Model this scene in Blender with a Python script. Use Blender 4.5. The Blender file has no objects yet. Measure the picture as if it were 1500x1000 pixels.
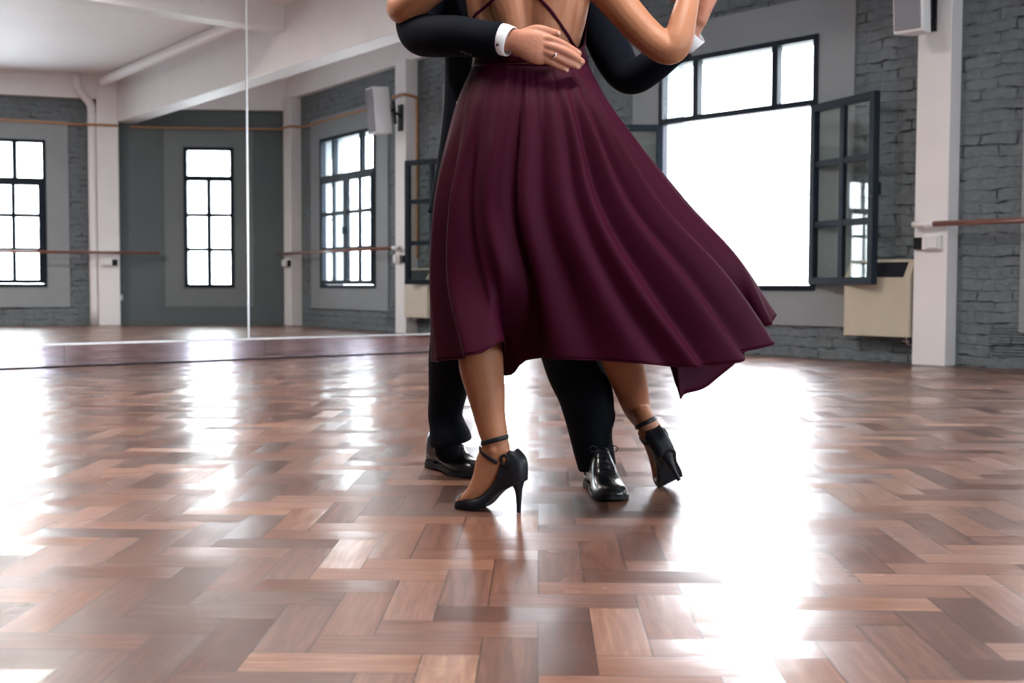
import bpy, bmesh, math, random
from mathutils import Vector, Matrix
from mathutils.bvhtree import BVHTree
from math import sin, cos, pi, radians, sqrt, exp

S = bpy.context.scene
COL = S.collection
random.seed(7)

# ------------------------------------------------------------------ camera
F_PX = 1689.7
PITCH = math.atan(79.7 / F_PX)
ROLL = radians(0.194)
CAM_Z = 0.585
cam_d = bpy.data.cameras.new('camera')
cam = bpy.data.objects.new('camera', cam_d)
COL.objects.link(cam)
cam_d.sensor_width = 36
cam_d.lens = F_PX / 1500 * 36
cam_d.clip_start = 0.05
cam_d.clip_end = 200
CM = (Matrix.Rotation(pi / 2 - PITCH, 3, 'X') @ Matrix.Rotation(ROLL, 3, 'Z'))
cam.matrix_world = Matrix.Translation((0, 0, CAM_Z)) @ CM.to_4x4()
cam_d.dof.use_dof = True
cam_d.dof.focus_distance = 3.05
cam_d.dof.aperture_fstop = 5.0
S.camera = cam

# ------------------------------------------------------------------ world and exposure
S.view_settings.view_transform = 'Standard'
S.view_settings.look = 'None'
S.view_settings.gamma = 1
S.view_settings.use_curve_mapping = False
S.view_settings.exposure = 1.6
W = bpy.data.worlds.new('world')
S.world = W
W.use_nodes = True
bg = W.node_tree.nodes['Background']
bg.inputs[0].default_value = (0.90, 0.93, 1.0, 1)
bg.inputs[1].default_value = 7.0
S.cycles.use_denoising = True
try:
    S.cycles.denoiser = 'OPENIMAGEDENOISE'
except Exception:
    pass
S.cycles.max_bounces = 10
S.cycles.diffuse_bounces = 6
S.cycles.glossy_bounces = 6
S.cycles.transparent_max_bounces = 12
S.cycles.sample_clamp_indirect = 12
S.cycles.caustics_reflective = True


def at(u, v, Y):
    """the place on the ray through the photograph's point (u, v), Y metres from the camera"""
    d = CM @ Vector(((u - 750) / F_PX, -(v - 500) / F_PX, -1))
    k = Y / d.y
    return Vector((d.x * k, Y, CAM_Z + d.z * k))


# ------------------------------------------------------------------ room frame
WANG = radians(-47.013)
MANG = radians(38.82)
C0 = Vector((0.8003, 11.4851))
E1 = Vector((cos(WANG), sin(WANG)))
E2 = Vector((E1.y, -E1.x))            # into the room
MD = Vector((cos(MANG), sin(MANG)))
MN = Vector((-sin(MANG), cos(MANG)))  # behind the mirror


def refl(p):
    p = Vector(p)
    k = (p - C0).dot(MN)
    return p - 2 * k * MN


# ------------------------------------------------------------------ materials
def new_mat(name):
    m = bpy.data.materials.new(name)
    m.use_nodes = True
    nt = m.node_tree
    return m, nt, nt.nodes['Principled BSDF']


def setp(b, **k):
    al = {'col': 'Base Color', 'rough': 'Roughness', 'metal': 'Metallic', 'coat': 'Coat Weight',
          'coatr': 'Coat Roughness', 'sheen': 'Sheen Weight', 'sheenr': 'Sheen Roughness',
          'spec': 'Specular IOR Level', 'sss': 'Subsurface Weight', 'ior': 'IOR'}
    for a, v in k.items():
        i = b.inputs[al[a]]
        if a == 'col':
            v = (*v, 1)
        i.default_value = v


def N(nt, typ, **k):
    n = nt.nodes.new(typ)
    for a, v in k.items():
        setattr(n, a, v)
    return n


def noise_mat(name, c1, c2, scale=8, rough=.6, bump=.0, bscale=None, detail=4, stretch=(1, 1, 1), **k):
    m, nt, b = new_mat(name)
    setp(b, col=c1, rough=rough, **k)
    tc = N(nt, 'ShaderNodeTexCoord')
    mp = N(nt, 'ShaderNodeMapping')
    mp.inputs['Scale'].default_value = stretch
    nt.links.new(tc.outputs['Object'], mp.inputs[0])
    no = N(nt, 'ShaderNodeTexNoise')
    no.inputs['Scale'].default_value = scale
    no.inputs['Detail'].default_value = detail
    nt.links.new(mp.outputs[0], no.inputs['Vector'])
    r = N(nt, 'ShaderNodeValToRGB')
    r.color_ramp.elements[0].position = .3
    r.color_ramp.elements[1].position = .7
    r.color_ramp.elements[0].color = (*c1, 1)
    r.color_ramp.elements[1].color = (*c2, 1)
    nt.links.new(no.outputs[0], r.inputs[0])
    nt.links.new(r.outputs[0], b.inputs['Base Color'])
    if bump:
        n2 = N(nt, 'ShaderNodeTexNoise')
        n2.inputs['Scale'].default_value = bscale or scale * 4
        n2.inputs['Detail'].default_value = 5
        nt.links.new(mp.outputs[0], n2.inputs['Vector'])
        bp = N(nt, 'ShaderNodeBump')
        bp.inputs['Distance'].default_value = bump
        bp.inputs['Strength'].default_value = 1
        nt.links.new(n2.outputs[0], bp.inputs['Height'])
        nt.links.new(bp.outputs[0], b.inputs['Normal'])
    return m


def brick_mat(name, c1, c2, cm):
    """thickly painted rough brick; object x runs along the wall, z up"""
    m, nt, b = new_mat(name)
    setp(b, rough=.62)
    L = nt.links.new
    tc = N(nt, 'ShaderNodeTexCoord')
    sx = N(nt, 'ShaderNodeSeparateXYZ')
    L(tc.outputs['Object'], sx.inputs[0])
    cx = N(nt, 'ShaderNodeCombineXYZ')
    L(sx.outputs[0], cx.inputs[0])
    L(sx.outputs[2], cx.inputs[1])
    nz = N(nt, 'ShaderNodeTexNoise')
    nz.inputs['Scale'].default_value = 5
    nz.inputs['Detail'].default_value = 3
    L(cx.outputs[0], nz.inputs['Vector'])
    sub = N(nt, 'ShaderNodeVectorMath', operation='SUBTRACT')
    L(nz.outputs['Color'], sub.inputs[0])
    sub.inputs[1].default_value = (.5, .5, .5)
    sc = N(nt, 'ShaderNodeVectorMath', operation='SCALE')
    L(sub.outputs[0], sc.inputs[0])
    sc.inputs['Scale'].default_value = .085
    ad = N(nt, 'ShaderNodeVectorMath', operation='ADD')
    L(cx.outputs[0], ad.inputs[0])
    L(sc.outputs[0], ad.inputs[1])
    br = N(nt, 'ShaderNodeTexBrick')
    br.inputs['Scale'].default_value = 1
    br.inputs['Brick Width'].default_value = .27
    br.inputs['Row Height'].default_value = .082
    br.inputs['Mortar Size'].default_value = .010
    br.inputs['Mortar Smooth'].default_value = .8
    br.inputs['Color1'].default_value = (1, 1, 1, 1)
    br.inputs['Color2'].default_value = (.86, .86, .86, 1)
    br.inputs['Mortar'].default_value = (0, 0, 0, 1)
    L(ad.outputs[0], br.inputs['Vector'])
    # grooves are only deep in places, filled with paint elsewhere
    n2 = N(nt, 'ShaderNodeTexNoise')
    n2.inputs['Scale'].default_value = 7
    n2.inputs['Detail'].default_value = 5
    L(cx.outputs[0], n2.inputs['Vector'])
    r2 = N(nt, 'ShaderNodeMapRange')
    r2.inputs['From Min'].default_value = .50
    r2.inputs['From Max'].default_value = .66
    L(n2.outputs[0], r2.inputs[0])
    mul = N(nt, 'ShaderNodeMath', operation='MULTIPLY')
    L(br.outputs['Fac'], mul.inputs[0])
    L(r2.outputs[0], mul.inputs[1])
    mix = N(nt, 'ShaderNodeMix', data_type='RGBA')
    n3 = N(nt, 'ShaderNodeTexNoise')
    n3.inputs['Scale'].default_value = 3
    n3.inputs['Detail'].default_value = 6
    L(cx.outputs[0], n3.inputs['Vector'])
    mixc = N(nt, 'ShaderNodeMix', data_type='RGBA')
    n5 = N(nt, 'ShaderNodeTexNoise')
    n5.inputs['Scale'].default_value = 17
    n5.inputs['Detail'].default_value = 4
    L(cx.outputs[0], n5.inputs['Vector'])
    am = N(nt, 'ShaderNodeMath', operation='MULTIPLY_ADD')
    L(n5.outputs[0], am.inputs[0])
    am.inputs[1].default_value = 1.6
    am.inputs[2].default_value = -.8
    aa = N(nt, 'ShaderNodeMath', operation='ADD', use_clamp=True)
    L(n3.outputs[0], aa.inputs[0])
    L(am.outputs[0], aa.inputs[1])
    L(aa.outputs[0], mixc.inputs[0])
    mixc.inputs[6].default_value = (*c1, 1)
    mixc.inputs[7].default_value = (*c2, 1)
    L(mul.outputs[0], mix.inputs[0])
    L(mixc.outputs[2], mix.inputs[6])
    mix.inputs[7].default_value = (*cm, 1)
    L(mix.outputs[2], b.inputs['Base Color'])
    # relief
    n4 = N(nt, 'ShaderNodeTexNoise')
    n4.inputs['Scale'].default_value = 22
    n4.inputs['Detail'].default_value = 6
    n4.inputs['Roughness'].default_value = .65
    L(cx.outputs[0], n4.inputs['Vector'])
    h1 = N(nt, 'ShaderNodeMath', operation='MULTIPLY')
    L(br.outputs['Fac'], h1.inputs[0])
    h1.inputs[1].default_value = -.28
    h1b = N(nt, 'ShaderNodeMath', operation='MULTIPLY_ADD')
    L(mul.outputs[0], h1b.inputs[0])
    h1b.inputs[1].default_value = -1.0
    L(h1.outputs[0], h1b.inputs[2])
    h2 = N(nt, 'ShaderNodeMath', operation='MULTIPLY_ADD')
    L(n4.outputs[0], h2.inputs[0])
    h2.inputs[1].default_value = .9
    L(h1b.outputs[0], h2.inputs[2])
    bp = N(nt, 'ShaderNodeBump')
    bp.inputs['Distance'].default_value = .020
    L(h2.outputs[0], bp.inputs['Height'])
    L(bp.outputs[0], b.inputs['Normal'])
    return m


def parquet_mat():
    """herringbone blocks 1:3, each with its own tone, grain and slight tilt"""
    m, nt, b = new_mat('parquet')
    L = nt.links.new

    def mth(op, a, bb=None, c=None):
        n = N(nt, 'ShaderNodeMath', operation=op)
        for i, x in enumerate((a, bb, c)):
            if x is None:
                continue
            if isinstance(x, (int, float)):
                n.inputs[i].default_value = x
            else:
                L(x, n.inputs[i])
        return n.outputs[0]
    WB = .092
    tc = N(nt, 'ShaderNodeTexCoord')
    mp = N(nt, 'ShaderNodeMapping')
    mp.inputs['Rotation'].default_value = (0, 0, radians(1.35))
    mp.inputs['Location'].default_value = (.0, .03, 0)
    L(tc.outputs['Object'], mp.inputs[0])
    sx = N(nt, 'ShaderNodeSeparateXYZ')
    L(mp.outputs[0], sx.inputs[0])
    X = mth('DIVIDE', sx.outputs[0], WB)
    Y = mth('DIVIDE', sx.outputs[1], WB)
    i = mth('FLOOR', X)
    j = mth('FLOOR', Y)
    k = mth('FLOORED_MODULO', mth('SUBTRACT', i, j), 6)
    k = mth('ROUND', k)
    isH = mth('LESS_THAN', k, 2.5)
    isV = mth('SUBTRACT', 1, isH)
    hx = mth('SUBTRACT', i, k)
    vy = mth('SUBTRACT', j, mth('SUBTRACT', 5, k))

    def sel(h, v):
        return mth('ADD', mth('MULTIPLY', h, isH), mth('MULTIPLY', v, isV))
    # along 0..3, across 0..1
    lu = sel(mth('SUBTRACT', X, hx), mth('SUBTRACT', Y, vy))
    lv = sel(mth('SUBTRACT', Y, j), mth('SUBTRACT', X, i))
    idx = sel(hx, mth('ADD', i, 371.0))
    idy = sel(j, mth('ADD', vy, 91.0))
    cid = N(nt, 'ShaderNodeCombineXYZ')
    L(idx, cid.inputs[0])
    L(idy, cid.inputs[1])
    wn = N(nt, 'ShaderNodeTexWhiteNoise', noise_dimensions='2D')
    L(cid.outputs[0], wn.inputs['Vector'])
    sc = N(nt, 'ShaderNodeSeparateColor')
    L(wn.outputs['Color'], sc.inputs[0])
    # distance to the joint
    eu = mth('MINIMUM', lu, mth('SUBTRACT', 3, lu))
    ev = mth('MINIMUM', lv, mth('SUBTRACT', 1, lv))
    e = mth('MINIMUM', eu, ev)
    gap = N(nt, 'ShaderNodeMapRange')
    gap.inputs['From Min'].default_value = .004
    gap.inputs['From Max'].default_value = .022
    L(e, gap.inputs[0])
    # grain
    gv = N(nt, 'ShaderNodeCombineXYZ')
    L(mth('MULTIPLY_ADD', lu, .35, mth('MULTIPLY', wn.outputs['Value'], 57)), gv.inputs[0])
    L(mth('MULTIPLY_ADD', lv, 4.0, mth('MULTIPLY', sc.outputs[1], 91)), gv.inputs[1])
    gn = N(nt, 'ShaderNodeTexNoise')
    gn.inputs['Scale'].default_value = 1.6
    gn.inputs['Detail'].default_value = 6
    gn.inputs['Roughness'].default_value = .62
    gn.inputs['Distortion'].default_value = .5
    L(gv.outputs[0], gn.inputs['Vector'])
    rmp = N(nt, 'ShaderNodeValToRGB')
    cr = rmp.color_ramp
    cr.elements[0].position = 0
    cr.elements[0].color = (.068, .030, .021, 1)
    cr.elements[1].position = 1
    cr.elements[1].color = (.37, .205, .125, 1)
    for p, c in ((.25, (.085, .034, .022, 1)), (.5, (.15, .064, .041, 1)), (.8, (.225, .108, .070, 1))):
        el = cr.elements.new(p)
        el.color = c
    tone = mth('ADD', mth('MULTIPLY', wn.outputs['Value'], .72), mth('MULTIPLY_ADD', gn.outputs[0], .9, -.34))
    L(tone, rmp.inputs[0])
    mixg = N(nt, 'ShaderNodeMix', data_type='RGBA')
    L(gap.outputs[0], mixg.inputs[0])
    mixg.inputs[6].default_value = (.02, .009, .006, 1)
    L(rmp.outputs[0], mixg.inputs[7])
    L(mixg.outputs[2], b.inputs['Base Color'])
    # height in metres: tilt, cupping, wear, joint
    wv = N(nt, 'ShaderNodeTexNoise')
    wv.inputs['Scale'].default_value = 7
    wv.inputs['Detail'].default_value = 2
    L(mp.outputs[0], wv.inputs['Vector'])
    h = mth('MULTIPLY', wv.outputs[0], .0013)
    h = mth('ADD', h, mth('MULTIPLY', gn.outputs[0], .00022))
    # every block sits at a slightly different tilt and is faintly cupped across its width
    cup = mth('MULTIPLY', mth('SUBTRACT', lv, .5), .016)
    tv = N(nt, 'ShaderNodeCombineXYZ')
    L(mth('ADD', mth('MULTIPLY', mth('SUBTRACT', sc.outputs[0], .5), .060), mth('MULTIPLY', cup, isV)), tv.inputs[0])
    L(mth('ADD', mth('MULTIPLY', mth('SUBTRACT', sc.outputs[2], .5), .060), mth('MULTIPLY', cup, isH)), tv.inputs[1])
    geo = N(nt, 'ShaderNodeNewGeometry')
    va = N(nt, 'ShaderNodeVectorMath', operation='ADD')
    L(geo.outputs['Normal'], va.inputs[0])
    L(tv.outputs[0], va.inputs[1])
    vn = N(nt, 'ShaderNodeVectorMath', operation='NORMALIZE')
    L(va.outputs[0], vn.inputs[0])
    bp = N(nt, 'ShaderNodeBump')
    bp.inputs['Distance'].default_value = 1
    bp.inputs['Strength'].default_value = 1
    L(h, bp.inputs['Height'])
    L(vn.outputs[0], bp.inputs['Normal'])
    L(bp.outputs[0], b.inputs['Normal'])
    L(bp.outputs[0], b.inputs['Coat Normal'])
    wr = N(nt, 'ShaderNodeTexNoise')
    wr.inputs['Scale'].default_value = 3.5
    wr.inputs['Detail'].default_value = 6
    L(mp.outputs[0], wr.inputs['Vector'])
    ro = mth('ADD', mth('MULTIPLY', wr.outputs[0], .12), mth('MULTIPLY', sc.outputs[1], .16))
    L(mth('ADD', ro, .06), b.inputs['Coat Roughness'])
    L(mth('ADD', ro, .24), b.inputs['Roughness'])
    # polish worn unevenly from block to block; grain running towards the windows shines more
    cw = mth('ADD', mth('MULTIPLY', sc.outputs[0], .42), mth('MULTIPLY', isV, .22))
    L(mth('ADD', cw, .12), b.inputs['Coat Weight'])
    b.inputs['Coat IOR'].default_value = 1.42
    b.inputs['Specular IOR Level'].default_value = .35
    return m


def mirror_mat(name, col, rough=0.0):
    m, nt, b = new_mat(name)
    setp(b, col=col, metal=1, rough=rough)
    return m


def glow_mat(name, col, st):
    m, nt, b = new_mat(name)
    setp(b, col=col)
    b.inputs['Emission Color'].default_value = (*col, 1)
    b.inputs['Emission Strength'].default_value = st
    return m


def glass_mat(name='window_glass', tint=(.93, .96, .95)):
    m, nt, b = new_mat(name)
    nt.nodes.remove(b)
    out = nt.nodes['Material Output']
    t = N(nt, 'ShaderNodeBsdfTransparent')
    t.inputs[0].default_value = (*tint, 1)
    g = N(nt, 'ShaderNodeBsdfGlossy')
    g.inputs['Roughness'].default_value = .02
    g.inputs['Color'].default_value = (1, 1, 1, 1)
    lw = N(nt, 'ShaderNodeLayerWeight')
    lw.inputs[0].default_value = .5
    pw = N(nt, 'ShaderNodeMath', operation='POWER')
    nt.links.new(lw.outputs['Facing'], pw.inputs[0])
    pw.inputs[1].default_value = 5
    fr = N(nt, 'ShaderNodeMath', operation='MULTIPLY_ADD')
    nt.links.new(pw.outputs[0], fr.inputs[0])
    fr.inputs[1].default_value = .94
    fr.inputs[2].default_value = .05
    mx = N(nt, 'ShaderNodeMixShader')
    nt.links.new(fr.outputs[0], mx.inputs[0])
    nt.links.new(t.outputs[0], mx.inputs[1])
    nt.links.new(g.outputs[0], mx.inputs[2])
    nt.links.new(mx.outputs[0], out.inputs[0])
    return m


def fabric_mat(name, c1, c2, scale=900, rough=.6, sheen=.3, bump=.0002, spec=.2):
    m, nt, b = new_mat(name)
    setp(b, col=c1, rough=rough, sheen=sheen, sheenr=.5, spec=spec)
    tc = N(nt, 'ShaderNodeTexCoord')
    no = N(nt, 'ShaderNodeTexNoise')
    no.inputs['Scale'].default_value = 6
    no.inputs['Detail'].default_value = 3
    nt.links.new(tc.outputs['Object'], no.inputs['Vector'])
    mx = N(nt, 'ShaderNodeMix', data_type='RGBA')
    mx.inputs[6].default_value = (*c1, 1)
    mx.inputs[7].default_value = (*c2, 1)
    nt.links.new(no.outputs[0], mx.inputs[0])
    nt.links.new(mx.outputs[2], b.inputs['Base Color'])
    nt.links.new(mx.outputs[2], b.inputs['Sheen Tint'])
    wv = N(nt, 'ShaderNodeTexNoise')
    wv.inputs['Scale'].default_value = scale
    nt.links.new(tc.outputs['Object'], wv.inputs['Vector'])
    bp = N(nt, 'ShaderNodeBump')
    bp.inputs['Distance'].default_value = bump
    nt.links.new(wv.outputs[0], bp.inputs['Height'])
    nt.links.new(bp.outputs[0], b.inputs['Normal'])
    return m


MT = {
    'brick': brick_mat('painted_brick', (.112, .138, .156), (.19, .220, .240), (.030, .037, .044)),
    'plaster': noise_mat('grey_plaster', (.255, .28, .298), (.28, .305, .323), 3, .6, .001, 40),
    'teal': noise_mat('dark_grey_plaster', (.082, .106, .112), (.094, .118, .124), 2, .55, .001, 30),
    'teal2': noise_mat('mid_grey_plaster', (.150, .172, .175), (.163, .186, .19), 2, .55, .001, 30),
    'white': noise_mat('white_paint', (.85, .83, .84), (.80, .78, .79), 2.5, .5, .002, 14),
    'ceil': noise_mat('ceiling_paint', (.91, .885, .89), (.86, .83, .835), 1.2, .6, .001, 10),
    'parquet': parquet_mat(),
    'mirror': mirror_mat('mirror', (.90, .915, .92)),
    'mirror2': mirror_mat('mirror_lower', (.70, .66, .76), .03),
    'steel': noise_mat('window_steel', (.006, .012, .022), (.010, .018, .030), 20, .45, .0003, 60, spec=.2),
    'glass': glass_mat(),
    'alu': noise_mat('brushed_metal', (.72, .72, .74), (.80, .80, .82), 30, .3, metal=.9),
    'wood': noise_mat('barre_wood', (.16, .055, .04), (.24, .09, .06), 6, .35, stretch=(1, 1, 1), coat=.4),
    'beige': noise_mat('beige_enamel', (.52, .46, .36), (.56, .50, .40), 5, .4),
    'black': noise_mat('black_plastic', (.008, .009, .012), (.013, .014, .018), 12, .5, spec=.25),
    'orange': noise_mat('orange_pipe_paint', (.42, .20, .09), (.5, .26, .12), 10, .5),
    'grille': noise_mat('grey_speaker_cloth', (.22, .22, .245), (.27, .27, .30), 200, .8),
    'skin_w': noise_mat('skin_warm', (.33, .138, .073), (.385, .168, .092), 9, .5, .0006, 120, sss=.06, spec=.3),
    'skin_m': noise_mat('skin_ruddy', (.36, .148, .092), (.43, .19, .125), 14, .5, .0008, 90, sss=.06, spec=.3),
    'nail': noise_mat('nail', (.50, .26, .20), (.54, .30, .23), 20, .25),
    'dress': fabric_mat('burgundy_crepe', (.029, .0013, .0092), (.036, .0018, .0118), 700, .62, .03, spec=.07),
    'suit': fabric_mat('navy_suiting', (.0022, .0032, .007), (.0038, .005, .010), 900, .8, .0, spec=.06),
    'trouser': fabric_mat('black_suiting', (.0025, .0032, .006), (.004, .005, .009), 900, .75, .0, spec=.08),
    'shirt': fabric_mat('white_shirting', (.78, .78, .82), (.72, .72, .77), 900, .7, .1),
    'patent': noise_mat('black_polished_leather', (.006, .006, .008), (.012, .012, .014), 30, .28, .0006, 40, coat=.45, coatr=.08, spec=.35),
    'suede': noise_mat('black_leather', (.007, .008, .013), (.012, .014, .020), 60, .45, .0004, 200, spec=.25),
    'hair_d': noise_mat('dark_hair', (.015, .008, .005), (.035, .018, .010), 60, .4, .002, 90, stretch=(1, 1, .15)),
    'silver': mirror_mat('silver', (.86, .86, .88), .15),
    'fillglow': glow_mat('fill_glow', (1, .94, .88), 6),
    'pale_wall': noise_mat('pale_render', (.72, .72, .70), (.66, .66, .64), 1, .8),
    'street': noise_mat('pavement', (.35, .35, .34), (.42, .42, .41), 3, .8),
}


# ------------------------------------------------------------------ mesh helpers
class MB:
    def __init__(s):
        s.v = []
        s.f = []

    def add(s, v, f):
        o = len(s.v)
        s.v += [tuple(x) for x in v]
        s.f += [tuple(i + o for i in q) for q in f]
        return s

    def box(s, x0, x1, y0, y1, z0, z1):
        v = [(x, y, z) for z in (z0, z1) for y in (y0, y1) for x in (x0, x1)]
        return s.add(v, [(0, 2, 3, 1), (4, 5, 7, 6), (0, 1, 5, 4), (2, 6, 7, 3), (0, 4, 6, 2), (1, 3, 7, 5)])

    def obox(s, M, x0, x1, y0, y1, z0, z1):
        v = [M @ Vector((x, y, z)) for z in (z0, z1) for y in (y0, y1) for x in (x0, x1)]
        return s.add(v, [(0, 2, 3, 1), (4, 5, 7, 6), (0, 1, 5, 4), (2, 6, 7, 3), (0, 4, 6, 2), (1, 3, 7, 5)])

    def prism(s, poly, z0, z1):
        n = len(poly)
        v = [(x, y, z0) for x, y in poly] + [(x, y, z1) for x, y in poly]
        f = [tuple(range(n))[::-1], tuple(range(n, 2 * n))] + [(i, (i + 1) % n, n + (i + 1) % n, n + i) for i in range(n)]
        return s.add(v, f)

    def build(s, name, mat, parent=None, smooth=False, M=None, bevel=0, solid=0):
        me = bpy.data.meshes.new(name)
        me.from_pydata(s.v, [], s.f)
        me.validate()
        bm = bmesh.new()
        bm.from_mesh(me)
        if s.f and not solid:
            bmesh.ops.recalc_face_normals(bm, faces=bm.faces)
        if bevel:
            ed = [e for e in bm.edges if len(e.link_faces) == 2 and e.calc_face_angle(0) > .6]
            bmesh.ops.bevel(bm, geom=ed, offset=bevel, segments=2, affect='EDGES', profile=.6)
        bm.to_mesh(me)
        bm.free()
        me.materials.append(MT[mat] if isinstance(mat, str) else mat)
        if smooth:
            for p in me.polygons:
                p.use_smooth = True
        o = bpy.data.objects.new(name, me)
        COL.objects.link(o)
        if M is not None:
            o.matrix_world = M
        if parent:
            o.parent = parent
        return o


def empty(name, loc=(0, 0, 0), rz=0, label=None, cat=None, group=None, kind=None):
    o = bpy.data.objects.new(name, None)
    o.empty_display_size = .1
    COL.objects.link(o)
    o.location = loc
    o.rotation_euler = (0, 0, rz)
    return tag(o, label, cat, group, kind)


def tag(o, label=None, cat=None, group=None, kind=None):
    for k, v in (('label', label), ('category', cat), ('group', group), ('kind', kind)):
        if v:
            o[k] = v
    return o


def cr_spline(keys, sub):
    """Catmull-Rom through rows of numbers"""
    n = len(keys)
    out = []
    for i in range(n - 1):
        p0 = keys[max(i - 1, 0)]
        p1, p2 = keys[i], keys[i + 1]
        p3 = keys[min(i + 2, n - 1)]
        for k in range(sub):
            t = k / sub
            out.append([.5 * (2 * b + (c - a) * t + (2 * a - 5 * b + 4 * c - d) * t * t + (3 * b - a - 3 * c + d) * t ** 3)
                        for a, b, c, d in zip(p0, p1, p2, p3)])
    out.append(list(keys[-1]))
    return out


def loft(keys, seg=20, sub=6, ref=(0, -1, 0), cap=True, mb=None, power=1.0):
    """keys: x, y, z, half width, half depth (along ref); rounded ends"""
    mb = mb or MB()
    ks = [list(k[0]) + list(k[1:]) if isinstance(k[0], Vector) else list(k) for k in keys]
    ks = [k if len(k) == 5 else k + [k[3]] for k in ks]
    r = cr_spline(ks, sub)
    P = [Vector(k[:3]) for k in r]
    n = len(P)
    ref = Vector(ref)
    rings = []
    for i in range(n):
        t = (P[min(i + 1, n - 1)] - P[max(i - 1, 0)]).normalized()
        b = (ref - t * ref.dot(t)).normalized()
        a = t.cross(b)
        rings.append((P[i], t, a, b, max(r[i][3], .0004), max(r[i][4], .0004)))
    full = []
    if cap:
        p, t, a, b, ra, rb = rings[0]
        for q in (80, 60, 35, 15):
            full.append((p - t * min(ra, rb) * sin(radians(q)) * cap, a, b, ra * cos(radians(q)), rb * cos(radians(q))))
    for p, t, a, b, ra, rb in rings:
        full.append((p, a, b, ra, rb))
    if cap:
        p, t, a, b, ra, rb = rings[-1]
        for q in (15, 35, 60, 80):
            full.append((p + t * min(ra, rb) * sin(radians(q)) * cap, a, b, ra * cos(radians(q)), rb * cos(radians(q))))
    v = []
    for p, a, b, ra, rb in full:
        for k in range(seg):
            th = 2 * pi * k / seg
            c, s_ = cos(th), sin(th)
            if power != 1:
                c = math.copysign(abs(c) ** power, c)
                s_ = math.copysign(abs(s_) ** power, s_)
            v.append(p + a * ra * c + b * rb * s_)
    f = []
    for i in range(len(full) - 1):
        for k in range(seg):
            f.append((i * seg + k, i * seg + (k + 1) % seg, (i + 1) * seg + (k + 1) % seg, (i + 1) * seg + k))
    f.append(tuple(range(seg))[::-1])
    m = (len(full) - 1) * seg
    f.append(tuple(m + k for k in range(seg)))
    return mb.add(v, f)


def tube(pts, r, seg=10, sub=5, mb=None, cap=True):
    ref = (0.12, .31, 1)
    d = (Vector(pts[-1]) - Vector(pts[0])).normalized()
    if abs(d.dot(Vector(ref).normalized())) > .85:
        ref = (1, .2, .05)
    return loft([(*p, r, r) for p in pts], seg, sub, ref, cap, mb)


def rod(a, b, r, seg=12, mb=None):
    return tube([a, b], r, seg, 1, mb, cap=False)


def ellipsoid(mb, c, r, M=None, nu=20, nv=14):
    v = []
    f = []
    for i in range(nv + 1):
        ph = pi * i / nv
        for k in range(nu):
            th = 2 * pi * k / nu
            q = Vector((r[0] * sin(ph) * cos(th), r[1] * sin(ph) * sin(th), r[2] * cos(ph)))
            if i in (0, nv):
                q += Vector((cos(th), sin(th), 0)) * 1e-5
            if M:
                q = M @ q
            v.append(Vector(c) + q)
    for i in range(nv):
        for k in range(nu):
            f.append((i * nu + k, i * nu + (k + 1) % nu, (i + 1) * nu + (k + 1) % nu, (i + 1) * nu + k))
    return mb.add(v, f)


def fuse(name, mb, mat, parent, voxel=.004, smooth=3, fac=.5, tex=None):
    """join overlapping closed shapes into one continuous skin"""
    o = mb.build(name, mat, None, True)
    md = o.modifiers.new('r', 'REMESH')
    md.mode = 'VOXEL'
    md.voxel_size = voxel
    md.use_smooth_shade = True
    if smooth:
        sm = o.modifiers.new('s', 'SMOOTH')
        sm.iterations = smooth
        sm.factor = fac
    dg = bpy.context.evaluated_depsgraph_get()
    dg.update()
    me = bpy.data.meshes.new_from_object(o.evaluated_get(dg))
    o.modifiers.clear()
    o.data = me
    me.materials.clear()
    me.materials.append(MT[mat])
    for p in me.polygons:
        p.use_smooth = True
    if parent:
        o.parent = parent
    return o


def tree_of(o):
    return BVHTree.FromPolygons([v.co[:] for v in o.data.vertices], [p.vertices[:] for p in o.data.polygons])


def on_surf(tree, u, v, off=.002, Y=3.0):
    """point on a surface seen at (u, v), lifted a little"""
    a = at(u, v, 2.2)
    d = (at(u, v, 4.5) - a).normalized()
    h = tree.ray_cast(a, d)
    if h[0] is None:
        return at(u, v, Y), Vector((0, -1, 0))
    n = h[1]
    if n.dot(d) > 0:
        n = -n
    return h[0] + n * off, n


def ribbon(pts, normals, w, th, mb=None, sub=4, power=.5):
    """flat band through pts lying on a surface with the given normals"""
    mb = mb or MB()
    rows = cr_spline([[*p, *n] for p, n in zip(pts, normals)], sub)
    P = [Vector(r[:3]) for r in rows]
    NN = [Vector(r[3:]).normalized() for r in rows]
    n = len(P)
    v = []
    f = []
    for i in range(n):
        t = (P[min(i + 1, n - 1)] - P[max(i - 1, 0)]).normalized()
        s_ = t.cross(NN[i]).normalized()
        for a, b in ((-1, 0), (-.8, 1), (.8, 1), (1, 0), (.8, -1), (-.8, -1)):
            v.append(P[i] + s_ * w * .5 * a + NN[i] * th * .5 * b)
    for i in range(n - 1):
        for k in range(6):
            f.append((i * 6 + k, i * 6 + (k + 1) % 6, (i + 1) * 6 + (k + 1) % 6, (i + 1) * 6 + k))
    f.append(tuple(range(6))[::-1])
    f.append(tuple((n - 1) * 6 + k for k in range(6)))
    return mb.add(v, f)


# ================================================================== THE ROOM
A_END = 7.25          # the window wall's length
H_BEAM = 3.36
H_CEIL = 3.66
WALL_T = .34


def wall_frame(p, q, flip=1):
    """matrix with local x from p to q along the wall, +y outwards, z up"""
    p, q = Vector(p), Vector(q)
    d = (q - p).normalized()
    n = Vector((-d.y, d.x)) * flip
    return Matrix(((d.x, n.x, 0, p.x), (d.y, n.y, 0, p.y), (0, 0, 1, 0), (0, 0, 0, 1)))


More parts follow.
